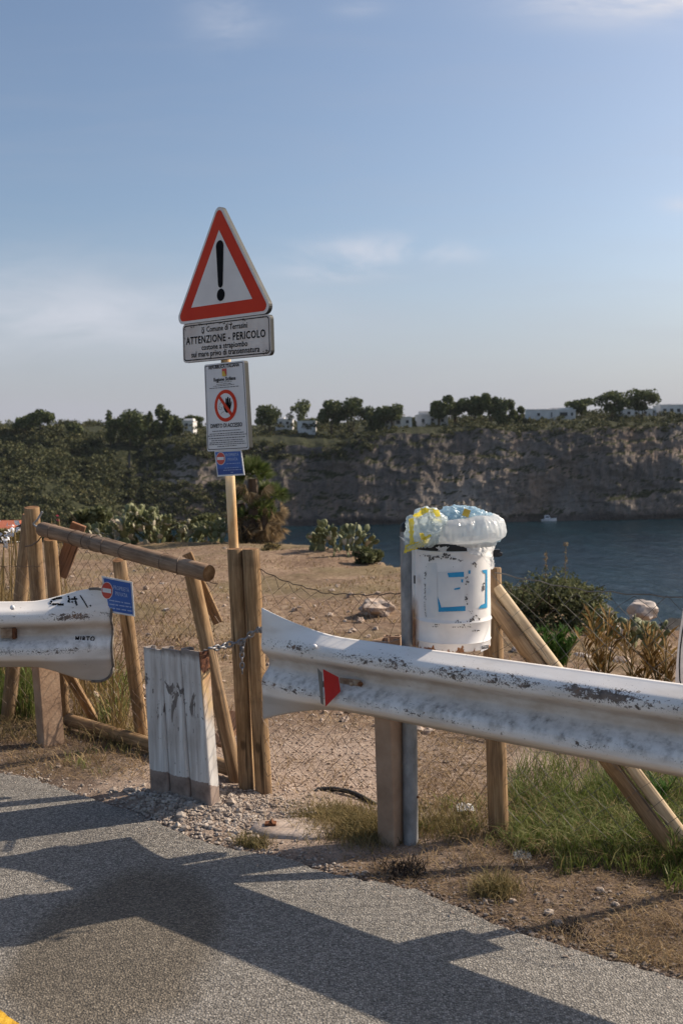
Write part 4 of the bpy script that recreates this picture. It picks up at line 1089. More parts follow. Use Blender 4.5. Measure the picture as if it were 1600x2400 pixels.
# --- bin
pole = empty('steel_post', G(954, 1972), 'grey galvanised steel post with a black cap carrying the bin', 'post')
pt, pbm = P(955, 1246, 4.14), G(962, 1972)
b = MB(); b.tube([pbm - Vector((0, 0, .1)), pbm.lerp(pt, .3), pbm.lerp(pt, .7), pt], .0315, 24); smooth_angle(b.build('tube', M['galv'], pole))
b = MB(); dz = (pt - pbm).normalized()
b.tube([pt, pt + dz * .012, pt + dz * .03, pt + dz * .04, pt + dz * .044], [.0325, .0325, .029, .018, .004], 24); smooth_angle(b.build('cap', M['black'], pole), 60)
b = MB(); b.ico(P(979, 1868, 4.08), .006, .006, .006, 1); b.build('bolt', M['rust'], pole)
BC = P(1060, 1400, 4.06); BC.z = P(1060, 1531, 3.90).z; BR = .1545; BH = P(1060, 1293, 3.905).z - BC.z; print('BIN', BC, BH)
bn = empty('litter_bin', BC, 'white cylindrical litter bin with torn blue sticker remains, hung on the steel post', 'litter bin')
def lathe(mb, c, prof, n=64, fn=None, m=0, close=False):
    v = []
    for (r, z) in prof:
        for k in range(n):
            a = 2 * math.pi * k / n; rr_, zz = (r, z) if fn is None else fn(r, z, a); v.append((c[0] + rr_ * math.cos(a), c[1] + rr_ * math.sin(a), c[2] + zz))
    f = [(i * n + k, i * n + (k + 1) % n, (i + 1) * n + (k + 1) % n, (i + 1) * n + k) for i in range(len(prof) - 1) for k in range(n)]
    if close: f.append(tuple(reversed(range(n))))
    mb.add(v, f, m)
b = MB(); z1, z2 = .115, .035
prof = [(.02, .003), (BR - .006, 0), (BR, .004), (BR, z2 - .004), (BR + .0025, z2), (BR, z2 + .004), (BR, z1 - .006), (BR + .004, z1), (BR + .004, z1 + .004), (BR, z1 + .010)]
prof += [(BR, z1 + .02 + (BH - .03 - z1) * i / 8) for i in range(9)] + [(BR + .003, BH - .003), (BR + .001, BH), (BR - .006, BH), (BR - .008, BH - .1), (.0, .02)]
def dent(r, z, a): return (r + (.0016 * fbm(math.cos(a) * 2, math.sin(a) * 2, z * 5, 3) if r > .1 else 0), z)
lathe(b, BC, prof, 96, dent, close=True); o = b.build('body', M['bin'], bn); smooth_angle(o, 50)
b = MB(); 
for i in range(10):
    pass
q0 = Vector((BC.x - .151, BC.y + .03, BC.z)); b.box(q0 + Vector((0, .0, .2)), .026, .07, .40); b.build('back_plate', M['bin'], bn)
b = MB(); b.box(P(971, 1358, 3.99), .006, .012, .032); b.build('slot', M['black'], bn)
b = MB(); lathe(b, BC, [(BR + .001, BH + .001), (BR + .003, BH + .022), (BR + .0, BH + .034), (BR - .02, BH + .036), (BR - .02, BH + .001)], 80); o = b.build('rim', M['black'], bn); smooth_angle(o, 40)
b = MB(); b.box(P(1160, 1296, 4.06), .035, .03, .03); b.tube([P(1165, 1296, 4.05), P(1176, 1300, 4.05)], .008, 8); b.build('bracket', M['black'], bn)
def cyl(px, py, off=.0016):
    r = ray(px, py); o_ = Vector((0 - BC.x, 0 - BC.y)); dd = Vector((r.x, r.y)); a = dd.dot(dd); bq = 2 * o_.dot(dd); cc = o_.dot(o_) - (BR + off) ** 2; disc = bq * bq - 4 * a * cc
    if disc < 0: disc = 0
    k = (-bq - math.sqrt(disc)) / (2 * a); return Vector((r.x * k, r.y * k, CAMZ + r.z * k))
def zc(p): return (880 + p[0] / 4.356, 1150 + p[1] / 4.356)
def decal(mb, poly, off=.0016, rag=1.0, seed=0):
    poly = [zc(p) for p in poly]; P2 = []
    for i in range(len(poly)):
        a, b_ = poly[i], poly[(i + 1) % len(poly)]; n_ = max(1, int(math.hypot(b_[0] - a[0], b_[1] - a[1]) / 3))
        for k in range(n_):
            x = a[0] + (b_[0] - a[0]) * k / n_; y = a[1] + (b_[1] - a[1]) * k / n_
            P2.append((x + rag * .5 * nz(x * .35, y * .35, seed), y + rag * .5 * nz(x * .35, y * .35, seed + 5)))
    bm = bmesh.new(); vs = [bm.verts.new((p[0], p[1], 0)) for p in P2]; bm.faces.new(vs); bmesh.ops.triangulate(bm, faces=bm.faces[:])
    for _ in range(3):
        es = [e for e in bm.edges if e.calc_length() > 8]
        if es: bmesh.ops.subdivide_edges(bm, edges=es, cuts=1); bmesh.ops.triangulate(bm, faces=bm.faces[:])
    bm.verts.ensure_lookup_table(); bm.verts.index_update()
    v = [cyl(q.co.x, q.co.y, off) for q in bm.verts]; f = []
    for fc in bm.faces:
        i = [q.index for q in fc.verts]; nrm = (v[i[1]] - v[i[0]]).cross(v[i[2]] - v[i[0]])
        f.append(tuple(i) if nrm.y < 0 else tuple(reversed(i)))
    bm.free(); mb.add(v, f)
b = MB()
for k, pg in enumerate(([(630, 830), (905, 815), (915, 1190), (640, 1200)], [(520, 740), (620, 735), (630, 1290), (520, 1300)], [(945, 815), (1125, 805), (1125, 1195), (950, 1205)], [(680, 1035), (905, 1010), (905, 1180), (680, 1190)])):
    decal(b, pg, .0008 if k < 3 else .0013, 1.6, k)
b.build('sticker_paper', M['palepaper'], bn)
b = MB()
for k, pg in enumerate(([(730, 840), (900, 828), (900, 880), (745, 885)], [(870, 905), (893, 905), (890, 940), (872, 935)], [(640, 1195), (915, 1178), (915, 1228), (640, 1238)], [(630, 1080), (650, 1130), (668, 1192), (640, 1195)], [(945, 815), (966, 812), (966, 848), (947, 850)],
    [(1083, 812), (1138, 805), (1138, 1195), (1050, 1205), (1072, 1168), (1118, 1150), (1122, 850), (1098, 838)], [(800, 1000), (862, 985), (860, 1005), (800, 1014)])):
    decal(b, pg, .0022, .8, k + 9)
b.build('sticker_frame', M['tape'], bn)
b = MB(); pr3 = random.Random(8)
def scuff(mb, pts, spread, num, smin, smax):
    for _ in range(num):
        k = pr3.uniform(0, len(pts) - 1.001); i = int(k); t = k - i; x = pts[i][0] + (pts[i + 1][0] - pts[i][0]) * t + pr3.gauss(0, spread); y = pts[i][1] + (pts[i + 1][1] - pts[i][1]) * t + pr3.gauss(0, spread)
        s = pr3.uniform(smin, smax); n_ = pr3.randint(4, 7); a0 = pr3.uniform(0, 6); decal(mb, [(x + s * pr3.uniform(.5, 1) * math.cos(a0 + 6.283 * j / n_), y + s * pr3.uniform(.5, 1.2) * math.sin(a0 + 6.283 * j / n_)) for j in range(n_)], .0026, 0)
scuff(b, [(455, 660), (600, 672), (740, 690), (890, 715)], 6, 46, 4, 13); scuff(b, [(700, 650), (760, 660)], 8, 12, 6, 16); scuff(b, [(545, 710), (590, 690)], 7, 9, 6, 16)
scuff(b, [(512, 750), (500, 950), (505, 1110)], 3, 26, 3, 9); scuff(b, [(495, 1080), (500, 1200), (513, 1295)], 1, 40, 3, 5); scuff(b, [(930, 880), (925, 1040), (930, 1160)], 6, 22, 4, 12)
scuff(b, [(995, 740), (1035, 785)], 8, 11, 5, 13); scuff(b, [(1105, 945), (1100, 1010)], 4, 10, 8, 15); scuff(b, [(955, 1220), (1000, 1310), (940, 1360)], 9, 22, 5, 14); scuff(b, [(1020, 1270), (1070, 1330)], 5, 10, 4, 9)
scuff(b, [(800, 1345), (890, 1355)], 8, 16, 5, 12); scuff(b, [(600, 1355), (650, 1365)], 4, 7, 6, 12); scuff(b, [(770, 1395), (1010, 1390)], 3, 22, 3, 7); scuff(b, [(580, 1388), (640, 1388)], 2, 8, 3, 6); scuff(b, [(990, 1430), (1065, 1428)], 4, 8, 5, 10)
b.build('paint_scars', M['chipdark'], bn)
b = MB(); decal(b, [(1070, 1575), (1152, 1562), (1152, 1610), (1072, 1648)], .0018, .2); b.build('label', M['white'], bn)
b = MB()
for (x, y, w_, h_) in ((1080, 1584, 70, 6), (1080, 1612, 70, 5), (1080, 1584, 5, 32), (1146, 1580, 5, 34), (1090, 1594, 8, 16), (1104, 1592, 8, 16), (1118, 1590, 9, 16), (1132, 1588, 9, 16)):
    decal(b, [(x, y), (x + w_, y - w_ * .12), (x + w_, y - w_ * .12 + h_), (x, y + h_)], .0026, 0)
b.build('label_print', M['ink'], bn)

# --- bags
def crumple(v, amp, sc_, seed):
    q = Vector(v); a = abs(mnoise.noise(q * sc_ + Vector((seed, 0, 0)))) + .55 * abs(mnoise.noise(q * sc_ * 2.1 + Vector((0, seed, 3)))) + .3 * abs(mnoise.noise(q * sc_ * 4.3 + Vector((seed, 2, 3))))
    return amp * (.5 - a)
def bagxyz(px, py, d=None): return P(px, py, d or BC.y)
b = MB(); zr = BH
ring = [(.132, zr - .02), (.146, zr + .004), (.160, zr + .030), (.176, zr + .036), (.190, zr + .046), (.197, zr + .062), (.196, zr + .082), (.188, zr + .100), (.174, zr + .112), (.155, zr + .120), (.13, zr + .120), (.10, zr + .114), (.06, zr + .110), (.01, zr + .108)]
ring2 = []
for i in range(len(ring) - 1):
    for k in range(3): ring2.append((ring[i][0] + (ring[i + 1][0] - ring[i][0]) * k / 3, ring[i][1] + (ring[i + 1][1] - ring[i][1]) * k / 3))
ring2.append(ring[-1])
def wr(r, z, a):
    p = (math.cos(a) * r, math.sin(a) * r, (z - zr) * 1.0); k = .016 * nz(math.cos(a) * 2.2, math.sin(a) * 2.2, z * 8) + .011 * (.35 - abs(nz(math.cos(a) * 4.2, math.sin(a) * 4.2, z * 16 + 7)) * 1.5) + .006 * (.35 - abs(nz(math.cos(a) * 10, math.sin(a) * 10, z * 14)) * 1.4)
    e = .018 * math.cos(a - R(-5)); lo = smoothstep(.03, .0, z - zr)
    return (r + (k + e + .004 * nz(a * 4, z * 30, 3)) * (1 if r > .14 else .6), z + k * .5 + .014 * smoothstep(.04, .1, z - zr) * math.cos(a - R(-20)) + .010 * nz(a * 2.3, 1) + .012 * nz(a * 5, 4) * (1 if z - zr < .03 else 0))
lathe(b, BC, ring2, 260, wr); o = b.build('bin_liner_bag', M['bagw'], origin=BC + Vector((0, 0, BH))); smooth_angle(o, 22)
tag(o, 'translucent white plastic bin liner puffed over the rim of the bin', 'plastic bag', 'plastic bags in the bin')
v, f = ICO[5]; M_FOLD = Matrix.Rotation(.9, 3, 'X') @ Matrix.Rotation(.6, 3, 'Y')
def blob(mb, c, rad, amp, sc_, seed, m=0):
    out = []
    for p in v:
        q_ = M_FOLD @ Vector(p); k = 1 + crumple((q_.x, q_.y, q_.z * 2.4), amp, sc_, seed) + .25 * amp * nz(q_.x * 2, q_.y * 2, q_.z * 2 + seed); th_ = math.atan2(q_.y, q_.x); k += amp * .9 * (.35 - 1.5 * abs(nz(math.cos(th_) * 2.6, math.sin(th_) * 2.6, q_.z * 1.1 + seed))); out.append(Vector(c) + Vector((p[0] * rad[0] * k, p[1] * rad[1] * k, p[2] * rad[2] * k)))
    mb.add(out, f, m)
b = MB(); cz_ = bagxyz(1092, 1246)
blob(b, cz_, (.128, .12, .094), .24, 1.25, 4); blob(b, bagxyz(1072, 1218), (.085, .08, .056), .28, 1.3, 9)
o = b.build('blue_bag', M['bagb'], origin=cz_); smooth_angle(o, 20); tag(o, 'crumpled pale blue see-through plastic bag heaped on top of the bin', 'plastic bag', 'plastic bags in the bin')
c = P(1092, 1202, BC.y - .10); cap = MB(); cap.box(c, .026, .01, .03, Matrix.Rotation(.35, 3, 'Y')); o = cap.build('yellow_scrap', M['yellowpr'], origin=c); tag(o, 'small yellow scrap sticking up on the blue bag in the bin', 'litter')
FD = BC.y - BR - .045
yb = empty('yellow_blue_bag', P(995, 1240, FD + .05), 'crumpled see-through bag with blue tint and yellow print, spilling over the left of the bin', 'plastic bag', 'plastic bags in the bin')
b = MB(); blob(b, P(1000, 1236, FD + .09), (.082, .085, .074), .22, 1.2, 17); o = b.build('crumpled_body', M['bagy'], yb); smooth_angle(o, 20)
def sheet(mb, cs, d0, amp, seed, nu=30, nv=24, m=0, sc_=10, bow=0):
    vv_ = []
    for j in range(nv + 1):
        for i in range(nu + 1):
            a, bq = i / nu, j / nv
            px = (cs[0][0] * (1 - a) + cs[1][0] * a) * (1 - bq) + (cs[3][0] * (1 - a) + cs[2][0] * a) * bq; py = (cs[0][1] * (1 - a) + cs[1][1] * a) * (1 - bq) + (cs[3][1] * (1 - a) + cs[2][1] * a) * bq
            p = P(px, py, d0 - bow * math.sin(math.pi * bq) * math.sin(math.pi * a)); k = crumple(p, amp, sc_, seed); e = (1 if 0 < i < nu and 0 < j < nv else 2)
            vv_.append(p + Vector((k * .3 + .003 * nz(j * .8, seed, i * .8) * e, -k, k * .3 + .004 * nz(i * .8, seed, j * .8) * e)))
    mb.add(vv_, [(j * (nu + 1) + i, j * (nu + 1) + i + 1, (j + 1) * (nu + 1) + i + 1, (j + 1) * (nu + 1) + i) for j in range(nv) for i in range(nu)], m)
b = MB(); sheet(b, [(958, 1212), (1048, 1216), (1010, 1280), (948, 1290)], FD, .05, 5, bow=.02); o = b.build('hanging_skirt', M['bagy'], yb); smooth_angle(o, 40)
b = MB(); sheet(b, [(950, 1277), (1006, 1263), (1000, 1276), (945, 1298)], FD - .012, .02, 6, 20, 6)
sheet(b, [(957, 1216), (969, 1214), (969, 1268), (959, 1280)], FD - .014, .015, 7, 6, 14); sheet(b, [(981, 1250), (990, 1250), (998, 1262), (985, 1268)], FD - .03, .02, 8, 10, 8); sheet(b, [(990, 1262), (1008, 1250), (1012, 1256), (992, 1268)], FD - .03, .02, 18, 10, 5)
sheet(b, [(968, 1207), (996, 1190), (1006, 1196), (976, 1216)], FD + .02, .03, 9, 14, 6); sheet(b, [(985, 1190), (1017, 1193), (1021, 1202), (987, 1202)], FD + .06, .02, 10, 12, 5); sheet(b, [(1012, 1192), (1028, 1196), (1037, 1222), (1024, 1220)], FD + .04, .02, 11, 6, 10); sheet(b, [(1004, 1212), (1036, 1220), (1034, 1228), (1004, 1220)], FD + .02, .02, 12, 10, 5)
o = b.build('yellow_print', M['bagyellow'], yb); smooth_angle(o, 40)
b = MB(); sheet(b, [(934, 1257), (950, 1263), (958, 1278), (944, 1266)], FD + .03, .01, 12, 8, 5); b.build('torn_strip', M['bagw'], yb)
b = MB(); sheet(b, [(1092, 1284), (1157, 1282), (1152, 1306), (1098, 1300)], FD + .02, .03, 15, 24, 10); sheet(b, [(1128, 1298), (1154, 1292), (1156, 1330), (1149, 1336)], FD + .05, .02, 16, 10, 16); sheet(b, [(1020, 1282), (1052, 1282), (1040, 1296), (1034, 1296)], FD + .02, .01, 17, 8, 6)
o = b.build('torn_liner_edge', M['bagw'], origin=P(1120, 1300, FD)); tag(o, 'torn clear plastic fringe hanging under the white liner on the right of the bin', 'plastic scrap')

# --- warning sign
SG = empty('warning_sign', G(594, 1850), 'triangular red and white danger sign with three notices below it on a rusty leaning pole', 'sign')
pb0, pt0 = G(592, 1848), P(531, 690, 4.86)
pm = P(548, 1282, 4.79)
b = MB(); b.tube([pb0 - Vector((0, 0, .1)), pm, P(535, 1040, 4.8), P(529, 830, 4.8), P(525, 700, 4.81), P(520, 560, 4.81)], .0235, 20); smooth_angle(b.build('pole', M['polepaint'], SG))
PA = R(44)
def sgn_plane(px, py, d=4.77): 
    o_ = P(px, py, d); p = Plane(o_, PA); p.o = o_ + p.w * .03; return p
def s3(x, y): return (400 + x / 5.88, 470 + y / 5.88)
def s4(x, y): return (450 + x / 5.006, 830 + y / 5.004)
def uvs(pl, pts): return [pl.uv(*p) for p in pts]
T = sgn_plane(523, 640)
inner = uvs(T, [s3(672, 405), s3(290, 1478), s3(1130, 1355)])
red = inset(inner, -.061); white = inset(inner, -.074)
redr = rounded(red, .024); whr = rounded(white, .034, 7)
b = MB(); b.prism(whr, -.022, 0, T.fr, 0, 1, 1); tri_o = b.build('triangle_plate', [M['signwhite'], M['signback']], SG)
b = MB(); flat(b, T, redr, .0012); b.build('red_border', M['red'], tri_o)
b = MB(); flat(b, T, inner, .0024); b.build('white_field', M['signwhite'], tri_o)
b = MB(); tcx, tcy = T.uv(*s3(684, 632)); bx_, by_ = T.uv(*s3(694, 1150)); rt = abs(T.uv(*s3(735, 650))[0] - T.uv(*s3(630, 650))[0]) / 2; rb_ = abs(T.uv(*s3(728, 1140))[0] - T.uv(*s3(662, 1140))[0]) / 2
bar = [(tcx + rt * math.cos(R(a)), tcy - .0 + rt * math.sin(R(a))) for a in range(-5, 186, 15)] + [(bx_ + rb_ * math.cos(R(a)), by_ + rb_ * math.sin(R(a))) for a in range(180, 361, 20)]
flat(b, T, bar, .0036)
dcx, dcy = T.uv(*s3(699, 1300)); dr = abs(T.uv(*s3(753, 1300))[0] - T.uv(*s3(645, 1300))[0]) / 2; flat(b, T, [(dcx + dr * math.cos(R(a)), dcy + dr * math.sin(R(a))) for a in range(0, 360, 12)], .0036)
b.build('exclamation_mark', M['ink'], tri_o)
# text panel
T = sgn_plane(529, 790)
def plate(pl, pts, rad, mat, name, border=None, th=.02, bw=.004):
    poly = uvs(pl, pts); rp_ = rounded(poly, rad); b = MB(); b.prism(rp_, -th, 0, pl.fr, 0, 1, 1); o = b.build(name, [mat, M['signback']], SG)
    if border:
        o1, i1 = rounded(inset(poly, border), rad * .8), rounded(inset(poly, border + bw), rad * .7); n_ = len(o1); b = MB()
        vv_ = [pl.fr(p[0], p[1], .0012) for p in o1 + i1]; b.add(vv_, [(i, (i + 1) % n_, n_ + (i + 1) % n_, n_ + i) for i in range(n_)])
        nrm = (vv_[1] - vv_[0]).cross(vv_[n_ + 1] - vv_[1])
        if nrm.dot(pl.w) < 0: b.f = [tuple(reversed(q)) for q in b.f]
        b.build('border_line', M['ink'], o)
    return o
po = plate(T, [s3(165, 1712), s3(1372, 1562), s3(1388, 2128), s3(175, 2240)], .022, M['panelwhite'], 'text_plate', .008, .02, .0045)
b = MB()
text_on(b, T, 'Comune di Terrasini', s3(498, 1812), s3(1060, 1750), 76 / 5.88, .0014, bold=.012)
text_on(b, T, 'ATTENZIONE - PERICOLO', s3(217, 1987), s3(1310, 1878), 98 / 5.88, .0014, bold=.022, spacing=1.12)
text_on(b, T, 'costone a strapiombo', s3(432, 2062), s3(1062, 2004), 76 / 5.88, .0014, bold=.014)
text_on(b, T, 'sul mare privo di transennatura', s3(290, 2165), s3(1228, 2082), 78 / 5.88, .0014, bold=.014)
b.build('lettering', M['ink'], po)
b = MB()
def disc(mb, pl, c, rx, ry, off, n=14): 
    q = pl.uv(*c); rxx = abs(pl.uv(c[0] + rx, c[1])[0] - q[0]); ryy = abs(pl.uv(c[0], c[1] + ry)[1] - q[1]); flat(mb, pl, [(q[0] + rxx * math.cos(6.2832 * k / n), q[1] + ryy * math.sin(6.2832 * k / n)) for k in range(n)], off)
flat(b, T, uvs(T, [s3(428, 1745), s3(447, 1752), s3(466, 1738), s3(460, 1762), s3(434, 1768)]), .0014); flat(b, T, uvs(T, [s3(430, 1778), s3(466, 1772), s3(468, 1815), s3(450, 1842), s3(432, 1825)]), .0014)
b.build('town_crest', M['ink2'], po)
b = MB(); disc(b, T, s3(448, 1798), 9 / 5.88, 12 / 5.88, .002, 8); b.build('crest_field', M['panelwhite'], po)
b = MB(); pr4 = random.Random(2)
def grime(mb, pl, x, y, n_, sx, sy, s):
    for _ in range(n_):
        cx, cy = x + pr4.gauss(0, sx), y + pr4.gauss(0, sy); q = pr4.uniform(.4, 1) * s; flat(mb, pl, uvs(pl, [s3(cx + q * pr4.uniform(.5, 1) * math.cos(a), cy + q * pr4.uniform(.5, 1) * math.sin(a)) for a in (0, 1.2, 2.3, 3.4, 4.6, 5.5)]), .0009)
for (x, y, n_, sx, sy, s) in ((740, 1690, 16, 40, 16, 16), (440, 1712, 9, 50, 6, 12), (310, 1745, 6, 18, 10, 11), (205, 1770, 5, 6, 14, 11), (1020, 1640, 6, 12, 8, 12), (1270, 1605, 6, 18, 7, 10), (1310, 2090, 12, 26, 26, 16), (790, 2140, 4, 12, 5, 8), (200, 1910, 4, 5, 12, 8), (600, 1690, 8, 60, 5, 9), (1140, 2110, 4, 30, 6, 8)): grime(b, T, x, y, n_, sx, sy, s)
b.build('weathering', M['grime'], po)
# notice
T = sgn_plane(533, 950)
no = plate(T, [s4(143, 125), s4(612, 72), s4(672, 1118), s4(180, 1142)], .012, M['noticewhite'], 'notice_plate', .007, .024, .003)
b = MB()
text_on(b, T, 'REPUBBLICA ITALIANA', s4(200, 180), s4(558, 141), 36 / 5, .0014, bold=.02)
text_on(b, T, 'Regione Siciliana', s4(258, 323), s4(515, 298), 42 / 5, .0014, bold=.02)
text_on(b, T, 'DIVIETO DI ACCESSO', s4(222, 868), s4(592, 846), 46 / 5, .0014, bold=.022)
b.build('lettering', M['ink'], no)
b = MB()
def textbars(mb, pl, conv, L, Rr, h, off):
    x = L[0]
    while x < Rr[0] - 4:
        w_ = min(pr4.uniform(9, 34), Rr[0] - x); y = L[1] + (Rr[1] - L[1]) * (x - L[0]) / (Rr[0] - L[0]); y2 = L[1] + (Rr[1] - L[1]) * (x + w_ - L[0]) / (Rr[0] - L[0])
        flat(mb, pl, uvs(pl, [conv(x, y), conv(x + w_, y2), conv(x + w_, y2 - h), conv(x, y - h)]), off); x += w_ + pr4.uniform(4, 7)
for (L_, R_, h) in (((285, 338), (468, 320), 6), ((290, 360), (462, 345), 6), ((255, 382), (500, 356), 6), ((208, 408), (548, 378), 7), ((242, 912), (572, 890), 9), ((212, 945), (610, 918), 9), ((192, 968), (640, 940), 9), ((205, 998), (628, 972), 10), ((232, 1022), (596, 1002), 9), ((212, 1048), (620, 1024), 9), ((205, 1068), (634, 1048), 8), ((302, 1090), (528, 1074), 8)):
    textbars(b, T, s4, L_, R_, h, .0014)
b.build('small_print', M['ink2'], no)
b = MB(); flat(b, T, uvs(T, [s4(354, 172), s4(406, 166), s4(410, 252), s4(384, 264), s4(357, 258)]), .0014); b.build('regional_crest', M['redlt'], no)
b = MB(); flat(b, T, uvs(T, [s4(354, 205), s4(378, 200), s4(408, 252), s4(384, 264), s4(357, 258)]), .0022); disc(b, T, s4(381, 212), 2.2, 2.6, .003, 10); b.build('crest_field', M['yellowpr'], no)
b = MB(); c0 = s4(397, 605); disc(b, T, c0, 132 / 5, 188 / 5, .0014, 48); ro = b.build('prohibition_disc', M['red'], no)
b = MB(); disc(b, T, c0, 98 / 5, 146 / 5, .0022, 40); b.build('disc_field', M['noticewhite'], no)
b = MB()
hand = [(396, 676), (380, 640), (372, 606), (384, 598), (400, 622), (400, 520), (408, 514), (416, 522), (417, 590), (420, 506), (428, 500), (436, 508), (436, 592), (444, 516), (452, 512), (458, 522), (452, 600), (462, 556), (470, 554), (472, 566), (462, 620), (452, 664), (436, 686), (412, 690)]
poly = uvs(T, [s4(*p) for p in hand]); tri = tessellate_polygon([[Vector((p[0], p[1], 0)) for p in poly]])
vv_ = [T.fr(p[0], p[1], .003) for p in poly]
b.add(vv_, [t if (vv_[t[1]] - vv_[t[0]]).cross(vv_[t[2]] - vv_[t[0]]).dot(T.w) > 0 else tuple(reversed(t)) for t in tri]); b.build('hand_symbol', M['ink'], no)
b = MB(); face = [(362, 560), (340, 575), (328, 590), (322, 612), (332, 616), (320, 636), (332, 650), (345, 652)]
def thin(mb, pl, pts, wd, off):
    for i in range(len(pts) - 1):
        p, q = Vector(pl.uv(*pts[i])), Vector(pl.uv(*pts[i + 1])); t = (q - p).normalized(); s = Vector((-t.y, t.x)) * wd; flat(mb, pl, [p - s, q - s, q + s, p + s], off)
thin(b, T, [s4(*p) for p in face], .0009, .003); thin(b, T, [s4(*p) for p in ((344, 706), (362, 684), (384, 672))], .0009, .003); thin(b, T, [s4(*p) for p in ((345, 630), (360, 626), (356, 646), (345, 644))], .0009, .003); b.build('face_outline', M['ink2'], no)
b = MB(); flat(b, T, uvs(T, [s4(316, 512), s4(338, 490), s4(482, 694), s4(458, 722)]), .004); b.build('diagonal_bar', M['red'], no)
def blue_sign(T, conv, corners, circ, rr_, bar, t1, t2, lines, parent, name, cap):
    b = MB(); poly = uvs(T, [conv(*p) for p in corners]); b.prism(poly, -.003, 0, T.fr, 0, 0, 0); po = b.build(name, [M['white']], parent) if parent is not None else None
    return b, po
# small blue notice under it
T = sgn_plane(538, 1085)
b = MB(); poly = uvs(T, [s4(262, 1132), s4(576, 1120), s4(616, 1418), s4(300, 1436)]); b.prism(poly, -.003, 0, T.fr); bo = b.build('blue_notice', M['white'], SG)
b = MB(); flat(b, T, inset(poly, .007), .001); b.build('blue_print', M['blue'], bo)
b = MB(); flat(b, T, uvs(T, [s4(302, 1345), s4(588, 1335), s4(596, 1398), s4(310, 1408)]), .0018); b.build('lower_band', M['bluedk'], bo)
b = MB(); disc(b, T, s4(342, 1225), 54 / 5, 76 / 5, .0018, 28); b.build('no_entry_disc', M['white'], bo)
b = MB(); disc(b, T, s4(342, 1225), 49 / 5, 70 / 5, .0026, 28); b.build('no_entry_red', M['redlt'], bo)
b = MB(); flat(b, T, uvs(T, [s4(302, 1208), s4(382, 1206), s4(382, 1240), s4(302, 1242)]), .0034); b.build('no_entry_bar', M['white'], bo)
b = MB(); text_on(b, T, 'PROPRIETÀ', s4(395, 1200), s4(553, 1192), 34 / 5, .002, bold=.01); text_on(b, T, 'PRIVATA', s4(424, 1252), s4(540, 1246), 34 / 5, .002, bold=.01)
b.build('lettering', M['fadewhite'], bo)
b = MB()
for (L_, R_) in (((405, 1290), (570, 1280)), ((390, 1340), (560, 1330)), ((375, 1366), (585, 1356)), ((460, 1390), (495, 1388))): textbars(b, T, s4, L_, R_, 7, .003)
b.build('small_print', M['fadewhite'], bo)
# laminated sign tied to the gate
def s5(x, y): return (x / 2.376, 1150 + y / 2.376)
T = Plane(P(276, 1395, 5.2), R(12))
gs = empty('laminated_sign', T.o, 'laminated blue private property sign with a no entry symbol tied to the middle gate upright', 'sign')
b = MB(); poly = uvs(T, [s5(566, 474), s5(737, 508), s5(752, 702), s5(602, 676)]); b.prism(poly, -.002, 0, T.fr); bo = b.build('sheet', M['white'], gs)
b = MB(); flat(b, T, inset(poly, .009), .001); b.build('blue_print', M['blue'], bo)
b = MB(); disc(b, T, s5(598, 556), 33 / 2.376, 48 / 2.376, .0018, 28); b.build('no_entry_disc', M['white'], bo)
b = MB(); disc(b, T, s5(598, 556), 30 / 2.376, 45 / 2.376, .0026, 28); b.build('no_entry_red', M['redlt'], bo)
b = MB(); flat(b, T, uvs(T, [s5(574, 540), s5(622, 548), s5(622, 572), s5(574, 564)]), .0034); b.build('no_entry_bar', M['white'], bo)
b = MB(); text_on(b, T, 'PROPRIETÀ', s5(634, 548), s5(722, 566), 22 / 2.376, .002, bold=.01); text_on(b, T, 'PRIVATA', s5(644, 582), s5(712, 596), 22 / 2.376, .002, bold=.01); b.build('lettering', M['fadewhite'], bo)
b = MB()
for (L_, R_) in (((610, 612), (735, 634)), ((612, 634), (735, 652)), ((616, 655), (738, 674))): textbars(b, T, s5, L_, R_, 6, .002)
b.build('small_print', M['fadewhite'], bo)

# --- chain
ch = MB()
def chain(mb, pts, link=.038, r=.0050):
    pts = [Vector(p) for p in pts]; d = [0]
    for i in range(len(pts) - 1): d.append(d[-1] + (pts[i + 1] - pts[i]).length)
    def at(s_):
        for i in range(len(pts) - 1):
            if s_ <= d[i + 1]: return pts[i].lerp(pts[i + 1], (s_ - d[i]) / (d[i + 1] - d[i]))
        return pts[-1]
    n_ = int(d[-1] / (link * .74)); 
    for i in range(n_):
        c = at((i + .5) * d[-1] / n_); a = (at((i + 1) * d[-1] / n_) - at(i * d[-1] / n_)).normalized(); s_ = a.orthogonal().normalized(); s2 = a.cross(s_)
        sd_ = (s_ * math.cos(.7 + i * 1.57) + s2 * math.sin(.7 + i * 1.57)); ring_ = []
        for k in range(13):
            t = 6.2832 * k / 12; ring_.append(c + a * (link * .5 * math.cos(t)) + sd_ * (link * .30 * math.sin(t)))
        mb.tube(ring_, r, 6, cap=False)
c1 = P(492, 1519, 4.46); chain(ch, [c1, P(512, 1518, 4.5), P(535, 1511, 4.56), P(568, 1503, 4.585), P(585, 1489, 4.575), P(603, 1476, 4.55), P(622, 1477, 4.42)])
chain(ch, [P(569, 1504, 4.578), P(567, 1530, 4.575), P(568, 1578, 4.58)], .030, .0042)
ch.box(P(567, 1522, 4.572), .02, .012, .026)
o = ch.build('chain', M['chain'], origin=c1); o.data.polygons.foreach_set('use_smooth', [True] * len(o.data.polygons)); tag(o, 'steel chain from the rusty channel post across the timber posts to the right guardrail end', 'chain')

